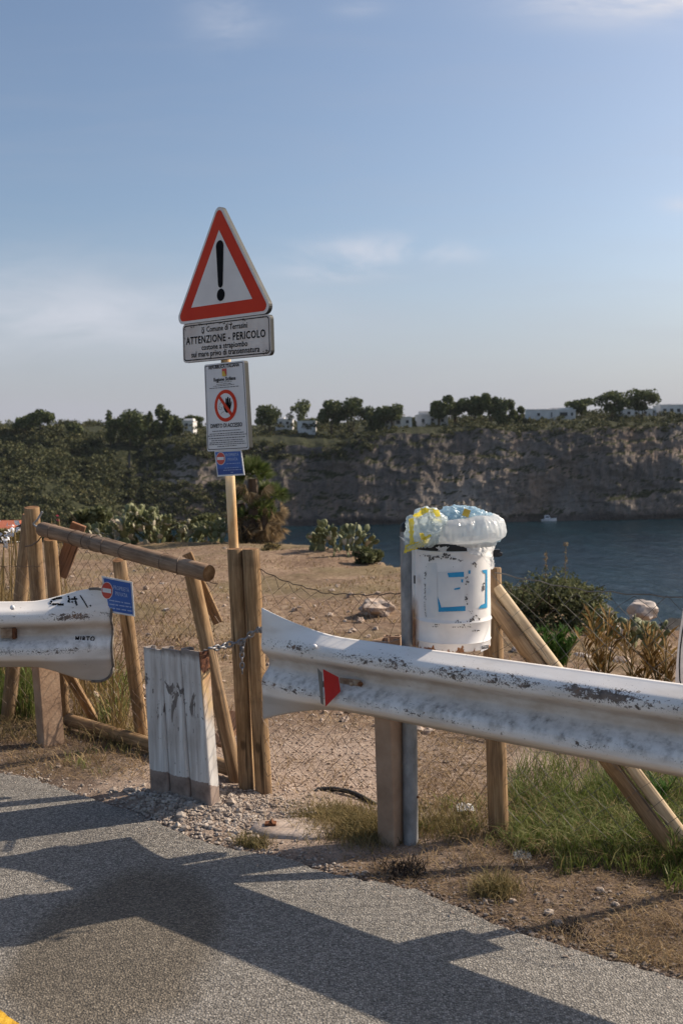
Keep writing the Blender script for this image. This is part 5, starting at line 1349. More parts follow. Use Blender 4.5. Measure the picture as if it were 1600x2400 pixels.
# --- mesh fences
def fence(name, lab, A, B, topf, botf, cw, chh, jit, seed, mat, origin, sag=.0, r=.0011, skip=0.0, topwire=True, extra=None):
    rg = random.Random(seed); A, B = Vector(A), Vector(B); L = (B - A).length; nc = int(L / (cw / 2)); nrm = Vector((-(B - A).y, (B - A).x, 0)).normalized(); mb = MB(); nodes = {}
    zt_m = max(topf(k / 10) for k in range(11)); zb_m = min(botf(k / 10) for k in range(11)); nr = int((zt_m - zb_m) / (chh / 2))
    def node(c, r_):
        if (c, r_) not in nodes:
            u = c / nc; zt, zb = topf(u), botf(u); z = zt + (zb - zt) * r_ / nr
            p = A.lerp(B, u); x = p + (B - A).normalized() * (jit * 1.0 * fbm(u * 5, z * 4, seed, 3) + rg.gauss(0, jit * .22)) + nrm * (jit * 1.6 * fbm(u * 3, z * 3, seed + 4, 2))
            nodes[(c, r_)] = Vector((x.x, x.y, z + jit * .9 * fbm(u * 6, z * 5, seed + 9, 3) + rg.gauss(0, jit * .15)))
        return nodes[(c, r_)]
    for j in range(nc):
        pts = []
        for r_ in range(nr + 1):
            c = j if (j + r_) % 2 == 0 else j + 1; pts.append(node(c, r_))
        if skip and rg.random() < skip: pts = pts[rg.randint(0, nr // 2):]
        mb.tube(pts, r, 3, cap=False)
    if topwire: mb.tube([A.lerp(B, k / 30) + Vector((0, 0, topf(k / 30) - A.lerp(B, k / 30).z + .004 * math.sin(k * 2.1))) for k in range(31)], r * 1.5, 4)
    if extra: extra(mb, rg)
    o = mb.build(name, mat, origin=origin); return tag(o, lab, 'fence', 'wire mesh fencing')
def zof(px, py, d): return P(px, py, d).z
A = P(606, 1500, 4.62); A.z = 0; B = P(940, 1500, 4.16); B.z = 0
t1 = [(0, zof(606, 1332, 4.62)), (.2, zof(670, 1362, 4.52)), (.5, zof(775, 1390, 4.4)), (.8, zof(870, 1394, 4.26)), (1, zof(940, 1390, 4.16))]
def knots(mb, rg):
    for _ in range(16):
        c = P(rg.gauss(745, 70), rg.gauss(1765, 40), 4.5); pts = [c]
        for k in range(6): pts.append(pts[-1] + Vector((rg.gauss(0, .03), rg.gauss(0, .03), rg.gauss(0, .022))))
        mb.tube(pts, .0010, 3)
    for _ in range(10):
        c = P(rg.gauss(612, 8), rg.uniform(1380, 1640), 4.66); pts = [c]
        for k in range(5): pts.append(pts[-1] + Vector((rg.gauss(0, .016), rg.gauss(0, .016), rg.gauss(0, .022))))
        mb.tube(pts, .0011, 3)
fence('mesh_fence', 'sagging rusty wire mesh between the right timber post and the bin post', A, B, lambda u: interp(t1, u), lambda u: .13 - .03 * math.sin(u * 7), .085, .085, .028, 3, M['wire'], A, .0, .0015, .12, True, knots)
A = P(1158, 1600, 4.16); A.z = 0; B = Vector((1.95, 3.5, 0))
t2 = [(0, zof(1155, 1342, 4.16)), (.25, zof(1290, 1382, 4.02)), (.6, zof(1480, 1405, 3.8)), (1, .97)]
fence('mesh_fence', 'grey chain link mesh right of the bin, in front of the dried lance leaved shrubs', A, B, lambda u: interp(t2, u), lambda u: .06 + .02 * math.sin(u * 9), .115, .115, .022, 5, M['wiregrey'], A, 0, .0016)
A = G(964, 1940); A.z = 0; B = P(1150, 1600, 4.29); B.z = 0
fence('mesh_fence', 'short rusty mesh piece between the bin post and the upright post behind the bin', A, B, lambda u: .80 - .05 * math.sin(u * 3.1), lambda u: .10 + .02 * math.sin(u * 7), .085, .085, .024, 6, M['wire'], A, 0, .0014, 0, False)
A = Vector((TL.x, 5.86, 0)); B = Vector((-.62, 4.96, 0))
t3 = [(0, 1.12), (.5, 1.06), (1, .98)]
fence('mesh_fence', 'loose fine wire mesh stapled over the leaning timber gate', A, B, lambda u: interp(t3, u), lambda u: .12, .075, .075, .02, 7, M['wire'], A, 0, .0014)
A = P(-160, 1500, 5.75); A.z = 0; B = P(100, 1500, 5.66); B.z = 0
fence('mesh_fence', 'rusty wire mesh at the left edge in front of the slanting post', A, B, lambda u: 1.0, lambda u: .2, .085, .085, .02, 8, M['wire'], A, 0, .0010)

# --- small things on the ground
c = G(634, 1946); b = MB(); b.prism([(-.022, 0), (.022, 0), (.026, .035), (.012, .036), (.006, .046), (-.004, .036), (-.024, .034)], -.02, .02, lambda x, y, z: c + Vector((x, z, y))); o = b.build('bolt_stub', M['rust'], origin=c); tag(o, 'short rusty steel stub sticking out of the ground before the timber posts', 'steel stub')
c = G(660, 1955); b = MB(); pts = [];
for k in range(40):
    a = 6.2832 * k / 40; rr_ = 1 + .18 * nz(math.cos(a) * 1.5, math.sin(a) * 1.5, 3); pts.append((.20 * rr_ * math.cos(a), .11 * rr_ * math.sin(a)))
vv_ = [(c.x + .05 + p[0] * s, c.y + .04 + p[1] * s, H(c.x, c.y) + h) for (s, h) in ((1, -.01), (.93, .014), (.6, .02), (.05, .022)) for p in pts]
f_ = [(j * 40 + i, j * 40 + (i + 1) % 40, (j + 1) * 40 + (i + 1) % 40, (j + 1) * 40 + i) for j in range(3) for i in range(40)] + [tuple(range(120, 160))]
o = mesh('concrete_pad', vv_, f_, M['concrete'], origin=c, smooth=True); tag(o, 'flat dusty concrete footing around the rusty steel stub', 'footing')
def hose(name, pts, r, lab):
    b = MB(); b.tube(pts, r, 10); o = b.build(name, M['rubber'], origin=pts[0], smooth=True); tag(o, lab, 'hose', 'black hoses on the ground')
hose('black_hose', [G(728, 1866) + Vector((0, 0, -.01)), G(745, 1856) + Vector((0, 0, .012)), G(780, 1858) + Vector((0, 0, .02)), G(815, 1864) + Vector((0, 0, .02)), G(845, 1872) + Vector((0, 0, .012)), G(880, 1885)], .011, 'curved black hose end on the gravel left of the brown guardrail post')
hose('black_hose', [P(195, 1655, 6.1), P(215, 1668, 6.1), P(250, 1685, 6.02), P(285, 1703, 5.9), P(325, 1725, 5.75)], .011, 'black hose lying behind the left part of the gate')
rgp = random.Random(4); c = G(1090, 1900); b = MB(); vv_ = []
for j in range(9):
    for i in range(13): vv_.append((c.x + (i - 6) * .0065, c.y + (j - 4) * .011, H(c.x, c.y) + .012 + .035 * abs(fbm(i * .5, j * .5, 2, 3)) * (1 - abs(i - 6) / 7)))
o = mesh('crumpled_paper', vv_, [(j * 13 + i, j * 13 + i + 1, (j + 1) * 13 + i + 1, (j + 1) * 13 + i) for j in range(8) for i in range(12)], M['paper'], origin=c); tag(o, 'crumpled white paper on the ground just left of the upright post under the rail', 'litter')
c = G(1222, 2012); b = MB(); vv_ = []
for j in range(9):
    for i in range(15): vv_.append((c.x + (i - 7) * .005, c.y + (j - 4) * .009, H(c.x, c.y) + .008 + .03 * abs(fbm(i * .45, j * .6, 7, 3))))
o = mesh('plastic_wrapper', vv_, [(j * 15 + i, j * 15 + i + 1, (j + 1) * 15 + i + 1, (j + 1) * 15 + i) for j in range(8) for i in range(14)], M['clearwrap'], origin=c); tag(o, 'clear plastic wrapper at the front edge of the green grass', 'litter')
STN = [(1305, 2166, 24, 16, 'grey rounded stone on the dirt by the road edge, biggest of those near the right'), (1285, 2140, 22, 11, 'flat pale stone on the dirt just above the grey rounded stone'), (1136, 2118, 12, 12, 'pointed stone beside the small weed on the dirt'), (1405, 2094, 20, 12, 'pale stone under the green grass at right'), (1440, 2120, 18, 9, 'thin flat stone right of the flat pale stone'), (1200, 2116, 14, 9, 'small tan stone near the asphalt edge'), (1434, 2238, 14, 8, 'small reddish stone near the right bottom'), (885, 1440, 70, 40, 'big half buried field stone on the dry field seen left of the bin post'), (410, 1865, 10, 26, 'upright splinter of pale stone leaning on the middle channel post'), (322, 1866, 17, 15, 'grey block of stone left of the white channel posts')]
for i, (px, py, w_, h_, lab) in enumerate(STN):
    g_ = G(px, py); k = g_.y / F; b = MB(); b.ico((g_.x, g_.y, H(g_.x, g_.y) + h_ * k * .3), w_ * k * .55, w_ * k * .5, h_ * k * .6, 2, .5, i + 3); o = b.build('stone', M['stone'] if i != 7 else M['stonewarm'], origin=(g_.x, g_.y, H(g_.x, g_.y))); tag(o, lab, 'stone', 'single stones on the ground'); smooth_angle(o, 18)
# ---------------------------------------------------------------- gravel, grass, plants
rng = np.random.default_rng(21); pr = random.Random(31)
def road_side(x, y): return y - interp(ROADE, x)
def gsc(n, fx, cond=None):
    out = []
    for _ in range(n):
        x, y = fx()
        if cond and not cond(x, y): continue
        out.append((x, y, H(x, y)))
    return out
# gravel heap and pebbles
b = MB()
def pebbles(pts, s0, s1, sub=0):
    for (x, y, z) in pts:
        s = pr.uniform(s0, s1) * (1 + (pr.random() < .06) * .8); b.ico((x, y, z + s * .3), s * pr.uniform(.8, 1.3), s * pr.uniform(.7, 1.2), s * pr.uniform(.5, .85), sub, .7, pr.random() * 50)
def gauss2(px, py, sx, sy):
    def f():
        g_ = G(pr.gauss(px, sx), pr.gauss(py, sy)); return g_.x, g_.y
    return f
def boxpx(x0, x1, y0, y1):
    def f():
        g_ = G(pr.uniform(x0, x1), pr.uniform(y0, y1)); return g_.x, g_.y
    return f
def edgef():
    i = pr.randint(3, len(ROADE) - 4); a, c = Vector(ROADE[i]), Vector(ROADE[i + 1]); p = a.lerp(c, pr.random()); return p.x, p.y + pr.gauss(.03, .08)
off = lambda x, y: road_side(x, y) > -.03
pebbles(gsc(1700, gauss2(465, 1912, 85, 28), off), .004, .010)
pebbles(gsc(800, gauss2(610, 1905, 80, 26), off), .003, .008)
pebbles([(x, y, .010) for (x, y, z) in gsc(900, edgef, lambda x, y: -.3 < road_side(x, y) < 0)], .002, .0055)
pebbles(gsc(120, gauss2(400, 1885, 60, 22), off), .009, .017)
pebbles(gsc(700, boxpx(0, 1000, 1720, 1920), off), .003, .008)
pebbles(gsc(1300, edgef, lambda x, y: road_side(x, y) > -.09 and x < .1), .003, .0075)
o = b.build('gravel', M['stone']); tag(o, 'pale broken stone and pebbles along the asphalt edge and around the channel posts', 'gravel', kind='stuff')
b = MB()
pebbles(gsc(2600, boxpx(700, 1640, 1960, 2330), off), .002, .006)
pebbles(gsc(130, boxpx(700, 1640, 2020, 2330), off), .007, .012)
pebbles(gsc(1500, edgef, lambda x, y: road_side(x, y) > -.09 and x > -.2), .003, .0065)
pebbles(gsc(600, boxpx(940, 1200, 1700, 1900), off), .003, .009)
o = b.build('dirt_pebbles', M['dirtstone']); tag(o, 'dusty brown pebbles on the bare dirt between road edge and guardrail', 'pebbles', kind='stuff')
b = MB()
pebbles(gsc(240, boxpx(-200, 1650, 1300, 1720), lambda x, y: y < interp(EDGE, x) - .3), .012, .035, 1)
pebbles(gsc(26, boxpx(-200, 1650, 1290, 1600), lambda x, y: y < interp(EDGE, x) - .3), .03, .05, 1)
pebbles(gsc(600, boxpx(620, 900, 1660, 1860), off), .003, .009)
o = b.build('field_rubble', M['stonewarm']); tag(o, 'small loose stones strewn over the dry field', 'rubble', kind='stuff')

def blade_obj(name, sets, mat, lab, cat):
    V = []; Fc = []; n0 = 0
    for (pts, h0, h1, l0, l1, w_) in sets:
        if not pts: continue
        B_ = np.array(pts); n = len(B_); v, f = blades(rng, B_, rng.uniform(h0, h1, n), rng.uniform(l0, l1, n), w_ * rng.uniform(.6, 1.3, n))
        V.append(v); Fc += [tuple(i + n0 for i in q) for q in f]; n0 += len(v)
    o = mesh(name, np.concatenate(V), Fc, mat); return tag(o, lab, cat, kind='stuff')
clumpy = lambda s, th: (lambda x, y: road_side(x, y) > .03 and fbm(x * s, y * s, 3, 3) > th)
rightg = lambda x, y: road_side(x, y) > .18 and fbm(x * 3.5, y * 3.5, 3, 3) > -.38
green = [(gsc(9000, boxpx(1200, 1660, 1850, 2005), rightg), .035, .13, .4, 1.5, .0036), (gsc(1700, boxpx(1300, 1680, 1960, 2055), rightg), .04, .13, .2, 1.0, .004), (gsc(600, boxpx(1130, 1300, 1880, 1990), clumpy(4, .0)), .02, .08, .3, 1.4, .0032),
         (gsc(1500, boxpx(1200, 1640, 1800, 1900), rightg), .07, .20, .2, 1.1, .0034), (gsc(2400, boxpx(-60, 90, 1590, 1690), None), .10, .34, .1, .6, .007), (gsc(500, boxpx(960, 1130, 1880, 1960), clumpy(5, 0)), .02, .08, .3, 1, .004),
         (gsc(350, boxpx(120, 300, 1730, 1830), clumpy(6, .15)), .02, .07, .3, 1, .004), (gsc(350, boxpx(1560, 1660, 1980, 2120), rightg), .04, .13, .2, 1, .006), (gsc(900, boxpx(230, 300, 1560, 1700), clumpy(4, -.1)), .05, .2, .2, 1, .006)]
blade_obj('green_grass', green, M['grass'], 'green grass growing under the guardrail at the right and behind the left guardrail', 'grass')
notroad = lambda x, y: road_side(x, y) > .05
dryp = [(gsc(9000, boxpx(800, 1660, 1940, 2330), notroad), .008, .03, 1.2, 4.5, .0024), (gsc(4000, boxpx(940, 1200, 1700, 1900), notroad), .012, .05, .8, 3.5, .003), (gsc(3500, boxpx(-40, 400, 1660, 1830), notroad), .01, .04, 1, 4, .003), (gsc(1300, boxpx(900, 1640, 1960, 2320), clumpy(2.5, .0)), .015, .06, .8, 2.6, .0026), (gsc(900, boxpx(1080, 1640, 1890, 2040), notroad), .04, .14, .4, 1.6, .003), (gsc(1400, boxpx(-40, 380, 1640, 1800), clumpy(3, -.1)), .03, .12, .5, 1.8, .004),
        (gsc(2600, boxpx(640, 1640, 1660, 1900), clumpy(3, .0)), .015, .07, .6, 2.4, .0035), (gsc(16000, boxpx(-300, 1650, 1275, 1560), lambda x, y: y < interp(EDGE, x) - .1 and fbm(x * .8, y * .8, 8, 3) > -.1), .015, .06, .3, 1.6, .010),
        (gsc(6000, boxpx(-300, 1650, 1420, 1720), lambda x, y: fbm(x * 1.3, y * 1.3, 8, 3) > -.05), .015, .06, .5, 2.2, .005), (gsc(500, boxpx(1440, 1640, 2150, 2300), notroad), .02, .08, .6, 2, .003)]
blade_obj('dry_grass', dryp, M['dry'], 'straw coloured dry grass over the field and the verge', 'dry grass')
weeds = [(gsc(9000, boxpx(-300, 1650, 1278, 1580), lambda x, y: y < interp(EDGE, x) - .1 and fbm(x * .7, y * .7, 12, 3) > .12), .015, .07, .3, 1.4, .009), (gsc(4200, gauss2(800, 1932, 52, 20), notroad), .015, .075, .3, 1.3, .0028), (gsc(1200, gauss2(860, 1950, 36, 14), notroad), .02, .08, .2, 1.1, .003), (gsc(500, gauss2(590, 1985, 24, 8), notroad), .02, .06, .3, 1.2, .003), (gsc(600, gauss2(1160, 2090, 26, 10), notroad), .03, .09, .2, 1.2, .0032),
         (gsc(1500, gauss2(1040, 1935, 60, 18), notroad), .02, .09, .3, 1.2, .003), (gsc(1400, boxpx(-40, 280, 1620, 1740), clumpy(3, -.2)), .03, .16, .3, 1.4, .004), (gsc(700, gauss2(310, 1735, 50, 18), notroad), .03, .14, .2, 1.2, .004)]
blade_obj('low_weeds', weeds, M['weed'], 'low brownish weeds at the foot of the posts and along the road edge', 'weeds')
# dark dead tuft on the dirt
def tuft(name, px, py, n, h, lab, mat, cat, spread=.05, w_=.004, lean=(.3, 1.6)):
    g_ = G(px, py); pts = np.array([(g_.x + pr.gauss(0, spread), g_.y + pr.gauss(0, spread), H(g_.x, g_.y)) for _ in range(n)]); v, f = blades(rng, pts, rng.uniform(h * .4, h, n), rng.uniform(*lean, n), w_ * rng.uniform(.6, 1.4, n))
    o = mesh(name, v, f, mat, origin=(g_.x, g_.y, H(g_.x, g_.y))); return tag(o, lab, cat)
M['deaddark'] = leafmat('dead_dark_stems', [(.018, .012, .01), (.05, .036, .028), (.11, .085, .065)], 9, .9, .1)
tuft('dead_weed', 945, 2040, 240, .06, 'dark dead weed tuft on the dirt before the bin post', M['deaddark'], 'weed', .05, .005)
tuft('dead_weed', 1335, 2182, 110, .045, 'small black dead weed beside the grey rounded stone', M['deaddark'], 'weed', .03, .004)
tuft('small_weed', 1165, 2098, 160, .06, 'little olive weed on the dirt below the middle of the right guardrail', M['weed'], 'weed', .035, .004)

def plant(name, lab, cat, origin, parts, group=None):
    root = empty(name, origin, lab, cat, group)
    for (pn, v, f, mt) in parts: mesh(pn, v, f, mt, root)
    return root
# leafy lance plants (dry oleander)
def lance(px, base_y, d, nst, hgt, lab, mat, leafn=24, leafl=.125, spread=.16, group=None, name='lance_leaf_shrub'):
    o = P(px, base_y, d); o.z = H(o.x, o.y); sb = MB(); cs = []; ds = []
    for s in range(nst):
        a = pr.uniform(0, 6.283); tip = o + Vector((math.cos(a) * spread * pr.uniform(.3, 1.4), math.sin(a) * spread * pr.uniform(.3, 1.2), hgt * pr.uniform(.65, 1.05))); mid = o.lerp(tip, .5) + Vector((0, 0, .08 * hgt)); sb.tube([o + Vector((pr.gauss(0, .03), pr.gauss(0, .03), -.02)), mid, tip], [.006, .005, .002], 5)
        for k in range(leafn):
            t = pr.uniform(.22, 1); p = (o.lerp(mid, t * 2) if t < .5 else mid.lerp(tip, t * 2 - 1)); cs.append(p)
            az = pr.uniform(0, 6.283); upn = pr.uniform(.9, 2.4); ds.append(Vector((math.cos(az), math.sin(az), upn)).normalized())
    V = []; Fc = []
    for p, dd in zip(cs, ds):
        l = leafl * pr.uniform(.6, 1.2); w_ = l * .085; sd_ = dd.orthogonal().normalized() * w_; k = len(V); m_ = p + dd * l * .5 + Vector((0, 0, .02 * l)); V += [p, m_ + sd_, p + dd * l - Vector((0, 0, .12 * l)), m_ - sd_]; Fc.append((k, k + 1, k + 2, k + 3))
    root = empty(name, o, lab, 'shrub', group); sb.build('stems', M['weed'], root); mesh('leaves', V, Fc, mat, root)
lance(1412, 1665, 6.0, 7, .66, 'dry yellow brown lance leaved shrub behind the mesh, left one of three', M['oleander'], group='dried lance leaved shrubs')
lance(1490, 1665, 6.1, 5, .50, 'lower dry lance leaved shrub behind the mesh, between its two taller neighbours', M['oleander'], spread=.12, group='dried lance leaved shrubs')
lance(1556, 1665, 5.7, 8, .55, 'dry lance leaved shrub next to the white board at the right edge', M['oleander'], spread=.15, group='dried lance leaved shrubs')
lance(1308, 1600, 7.0, 16, .34, 'small bright green bush beside the top end of the pale strut', M['fresh'], 60, .09, .13, name='green_bush')
lance(1535, 1890, 4.4, 8, .14, 'fresh green leafy plant under the right guardrail by the slanting strut', M['fresh'], 24, .06, .07, name='green_plant')
lance(1590, 2105, 3.75, 9, .16, 'pale flowering weed at the right edge below the green grass', M['grass'], 26, .05, .08, name='flowering_weed')

# shrubs
def shrub(name, lab, px, base_y, wpx, hpx, d, n, leaf, mat, m=14, stems=True, flat_=1.0, asp=.5, cat='bush'):
    o = P(px, base_y, d); zb = H(o.x, o.y); k = d / F; o.z = zb; rx = wpx * k / 2; rz = hpx * k / 2; zc_ = P(px, base_y - hpx / 2, d).z
    pts = lobes(rng, n, m, (o.x, o.y, zc_), (rx, rx * .85, rz), .42, .5); v, f = leaf_cloud(rng, pts, leaf, aspect=asp, up=.4)
    root = empty(name, o, lab, cat); mesh('foliage', v, f, mat, root)
    sb = MB()
    for s in range(9):
        sb.tube([(o.x + pr.gauss(0, rx * .1), o.y + pr.gauss(0, .05), zb - .05), (o.x + pr.gauss(0, rx * .35), o.y + pr.gauss(0, rx * .3), zc_), (o.x + pr.gauss(0, rx * .6), o.y + pr.gauss(0, rx * .5), zc_ + rz * .7)], [.012, .008, .003], 5)
    sb.build('branches', M['bark'], root); return root
shrub('grey_shrub', 'big grey green shrub on the bank right of the bin, dark beneath', 1285, 1505, 285, 165, 8.9, 11000, .034, M['shrub'], 24)
shrub('grey_shrub', 'small dark shrub top of the bank, right end of the big grey green shrub', 1340, 1440, 90, 90, 9.6, 2200, .036, M['shrub'], 9)
shrub('grey_shrub', 'low spreading grey shrub on the bank just behind the bin', 1190, 1470, 130, 110, 9.3, 3600, .036, M['shrub'], 12)
shrub('round_shrub', 'rounded low green shrub at the brink of the field, left of the bin', 862, 1328, 88, 46, 15.0, 1500, .07, M['shrub'], 10)
shrub('round_shrub', 'small dull green cushion on the field, right of the timber posts', 640, 1300, 60, 28, 16.5, 700, .06, M['weed'], 7)
shrub('grey_shrub', 'dark green bush above the left end of the gate top rail', 215, 1265, 130, 80, 19.5, 1400, .10, M['shrub'], 12)
shrub('grey_shrub', 'yellowish shrub among the reeds at the left edge', 10, 1275, 110, 36, 19, 900, .09, M['weed'], 10)
shrub('low_bush', 'low bushy growth between prickly pears and the fan palm', 490, 1268, 120, 60, 19.6, 1200, .09, M['shrub'], 10)

# prickly pears
padv, padf = ICO[1]
def cactus(lab, stems, d, pad, n, seed, pale=.16, levels=4, name='prickly_pear'):
    q = random.Random(seed); o = P(stems[0][0], stems[0][1], d); zb = H(o.x, o.y); o.z = zb; root = empty(name, o, lab, 'prickly pear', 'prickly pear cacti')
    def padm(gb, c, dirv, s, yaw):
        up_ = Vector(dirv).normalized(); side = Vector((math.cos(yaw), math.sin(yaw), 0)); side = (side - up_ * side.dot(up_)).normalized(); nn_ = side.cross(up_); M3 = Matrix((side, nn_, up_)).transposed()
        gb.ico(c, s * .36, s * .07, s * .5, 1, .12, q.random() * 20, M3, 1 if q.random() < pale else 0)
    def grow(gb, p, dirv, s, lev, yaw):
        padm(gb, p + dirv * s * .46, dirv, s, yaw)
        if lev <= 0: return
        for _ in range(q.choice((1, 2, 2, 3))):
            nd = (dirv + Vector((q.gauss(0, .55), q.gauss(0, .4), q.uniform(-.1, .5)))).normalized(); grow(gb, p + dirv * s * .86, nd, s * q.uniform(.75, 1.05), lev - 1, yaw + q.gauss(0, .8))
    for (px, py, lev) in stems:
        for _ in range(n):
            p = P(px + q.gauss(0, 10), py, d + q.gauss(0, .35)); p.z = H(p.x, p.y) - .03; gb = MB()
            grow(gb, p, Vector((q.gauss(0, .35), q.gauss(0, .3), 1)).normalized(), pad * q.uniform(.8, 1.15), lev, q.uniform(0, 3.14))
            gb.build('pad_branch', [M['pad'], M['padpale']], root, smooth=True)
cactus('tall prickly pear clump with a raised crown, behind the middle of the gate top rail', [(325, 1268, 5), (350, 1268, 5), (375, 1268, 5), (390, 1266, 4)], 18.9, .17, 3, 5, .1)
cactus('low pale prickly pear clump left of the tall clump', [(235, 1268, 2), (270, 1268, 2), (300, 1268, 3)], 18.6, .21, 3, 6, .3)
cactus('low prickly pear clump right of the tall clump, before the sign pole', [(415, 1270, 3), (440, 1270, 3), (465, 1270, 3), (495, 1270, 4), (520, 1270, 3)], 18.8, .145, 4, 7, .18)
cactus('small prickly pear at the brink, left of the bin with the sea behind', [(735, 1284, 3), (760, 1286, 3), (790, 1290, 3), (815, 1296, 3), (838, 1302, 3)], 16.2, .14, 4, 8, .15)
cactus('prickly pear growing out of the shrub right of the bin', [(1185, 1410, 3), (1205, 1400, 3), (1235, 1400, 2)], 9.8, .10, 3, 9, .05)
cactus('green prickly pear patch on the bank, centre right behind the mesh', [(1400, 1492, 3), (1430, 1492, 3), (1460, 1492, 3), (1490, 1490, 3), (1515, 1490, 3), (1540, 1488, 3)], 8.9, .095, 4, 10, .06, name='prickly_pear')

# fan palm
def fanpalm(lab, px, py, d, crowns):
    o = P(px, py, d); o.z = H(o.x, o.y); root = empty('fan_palm', o, lab, 'palm'); q = random.Random(3); V = {0: [], 1: []}; Fc = {0: [], 1: []}; tb = MB()
    for (cx, cy, r, ngreen, ndead) in crowns:
        c = P(cx, cy, d + q.gauss(0, .15)); tb.tube([(o.x + (c.x - o.x) * .4, c.y, o.z - .05), (c.x, c.y, c.z)], [.12, .09], 8)
        for kind, num in ((0, ngreen), (1, ndead)):
            for _ in range(num):
                az = q.uniform(0, 6.283); el = q.uniform(.2, 1.4) if kind == 0 else q.uniform(-1.3, .05); dv = Vector((math.cos(az) * math.cos(el), math.sin(az) * math.cos(el), math.sin(el))); hub = c + dv * r * q.uniform(.35, .6) + Vector((0, 0, -.12 * (kind == 1))); sd_ = dv.orthogonal().normalized(); sd2 = dv.cross(sd_); tw = q.uniform(0, 6.283); sd_ = sd_ * math.cos(tw) + sd2 * math.sin(tw)
                for k in range(15):
                    a = (k - 7) / 7 * 1.35; dd = (dv * math.cos(a) + sd_ * math.sin(a)).normalized(); l = r * .62 * (1 - .2 * abs(a)); e = hub + dd * l + Vector((0, 0, -.15 * l)); w_ = dd.orthogonal().normalized() * l * .055; i = len(V[kind]); m_ = hub.lerp(e, .5); V[kind] += [hub, m_ + w_, e, m_ - w_]; Fc[kind].append((i, i + 1, i + 2, i + 3))
    tb.build('trunk', M['bark'], root); mesh('green_fronds', V[0], Fc[0], M['frond'], root); mesh('dead_fronds', V[1], Fc[1], M['deadfrond'], root)
fanpalm('shaggy fan palm with a skirt of dead fronds behind the warning sign pole', 600, 1268, 18.2, [(592, 1122, .44, 56, 10), (634, 1172, .38, 40, 26), (562, 1180, .34, 32, 18), (618, 1208, .36, 14, 44), (580, 1222, .34, 14, 36), (640, 1220, .30, 10, 30)])

# reeds and stalks at the left
def stalks(name, lab, x0, x1, y0, d0, d1, n, h0, h1, mat, w_=.006, cat='reeds', group=None):
    V = []
    for _ in range(n):
        d = pr.uniform(d0, d1); p = P(pr.uniform(x0, x1), y0, d); V.append((p.x, p.y, H(p.x, p.y)))
    v, f = blades(rng, np.array(V), rng.uniform(h0, h1, n), rng.uniform(.05, .55, n), w_ * rng.uniform(.5, 1.4, n)); o = mesh(name, v, f, mat, origin=V[0]); return tag(o, lab, cat, group)
stalks('dry_reeds', 'dense dry brown reeds at the left edge behind the leaning posts', -220, 95, 1500, 6.4, 9.5, 620, .5, 1.0, M['reed'], .009)
stalks('dry_reeds', 'thin dry reed stalks between the gate uprights', 135, 260, 1500, 6.0, 7.2, 150, .4, .9, M['reed'], .007)
stalks('dry_reeds', 'dry stalks hanging by the middle gate upright below the blue sign', 255, 300, 1600, 5.5, 5.9, 40, .35, .75, M['reed'], .006)
def blossom(name, px, py, d, n, s, mat, lab, stem=.5, spread=.05):
    c = P(px, py, d); root = empty(name, (c.x, c.y, H(c.x, c.y)), lab, 'flower'); pts = np.array([(c.x + pr.gauss(0, spread), c.y + pr.gauss(0, spread), c.z + pr.gauss(0, spread * .8)) for _ in range(n)]); v, f = leaf_cloud(rng, pts, s, aspect=.8); mesh('petals', v, f, mat, root); b = MB()
    for k in range(4): b.tube([(c.x + pr.gauss(0, .05), c.y + pr.gauss(0, .05), H(c.x, c.y)), (c.x + pr.gauss(0, .03), c.y, c.z)], .004, 4)
    b.build('stems', M['reed'], root)
blossom('white_blossom', 30, 1240, 6.6, 34, .03, M['cotton'], 'white fluffy blossom beside the slanting post at the left edge, the larger upper one', spread=.035)
blossom('white_blossom', 12, 1262, 6.7, 24, .028, M['cotton'], 'white fluffy blossom at the very left edge, lower one', spread=.03)
blossom('pink_blossom', 133, 1216, 7.5, 8, .026, M['pink'], 'single pink flower above the left end of the gate top rail', spread=.009)
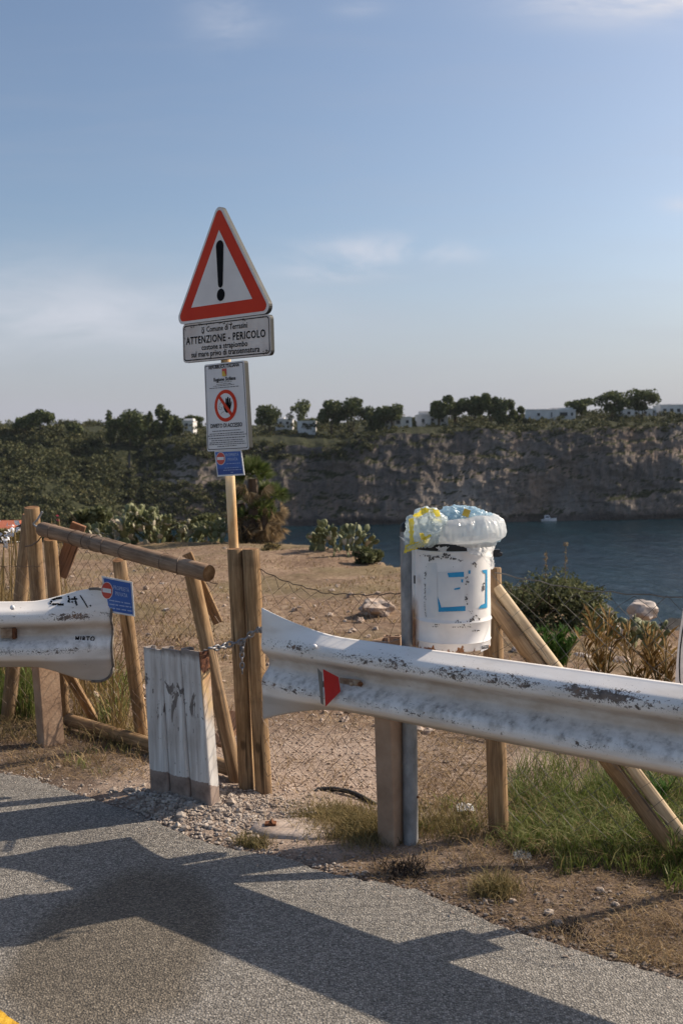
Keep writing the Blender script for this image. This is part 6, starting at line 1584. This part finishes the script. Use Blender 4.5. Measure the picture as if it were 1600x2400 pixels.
# spindly dried flower stalk against the sea
def spire(px, y0, y1, d, lab):
    a, c = P(px, y0, d), P(px + 3, y1, d); a.z = min(a.z, H(a.x, a.y) + .2); root = empty('flower_spike', (a.x, a.y, H(a.x, a.y)), lab, 'plant', 'dry flower spikes'); b = MB(); b.tube([a, a.lerp(c, .6), c], [.004, .003, .002], 5); b.build('stem', M['reed'], root)
    pts = np.array([tuple(a.lerp(c, pr.uniform(.35, 1)) + Vector((pr.gauss(0, .012), pr.gauss(0, .012), 0))) for _ in range(60)]); v, f = leaf_cloud(rng, pts, .02); mesh('seed_heads', v, f, M['dry'], root)
spire(1322, 1380, 1272, 9.2, 'tall dry flower spike against the sea above the big shrub'); spire(1276, 1390, 1290, 9.3, 'shorter dry flower spike left of the tall one above the big shrub')
# rocks on the bank and at the shore
for i, (px, py, w_, h_, d, lab, mt) in enumerate(((1505, 1432, 62, 42, 10.2, 'big pale rock on the bank at the right, in front of the sea', 'whiterock'), (1365, 1552, 50, 34, 7.7, 'pale slab of rock on the dirt between green bush and dry shrubs', 'whiterock'), (1443, 1478, 26, 18, 8.8, 'small white rock behind the dry lance leaved shrubs', 'whiterock'), (1450, 1560, 60, 36, 7.6, 'brown rock half hidden by the dry lance leaved shrubs', 'stonewarm'))):
    c = P(px, py, d); k = d / F; zb = min(c.z, H(c.x, c.y) + h_ * k * .3); b = MB(); b.ico((c.x, c.y, c.z), w_ * k * .55, w_ * k * .45, h_ * k * .62, 2, .38, i + 20); o = b.build('rock', M[mt], origin=(c.x, c.y, zb)); tag(o, lab, 'rock', 'rocks on the bank'); smooth_angle(o, 16)
b = MB()
for _ in range(90):
    d = pr.uniform(60, 118); px = pr.uniform(1380, 1900); c = P(px, 1400, d); s = pr.uniform(.8, 2.6); b.ico((c.x, c.y, SEAZ + pr.uniform(-.3, 1.2)), s * 1.2, s, s * .8, 1, .6, pr.random() * 30)
M['darkrock'] = nmat('dark_shore_rock', [(.3, (.03, .028, .027)), (.7, (.10, .09, .085))], .8, .9, kind='World')
o = b.build('shore_rocks', M['darkrock']); tag(o, 'dark boulders at the near shore below the bank on the right', 'boulders', kind='stuff')
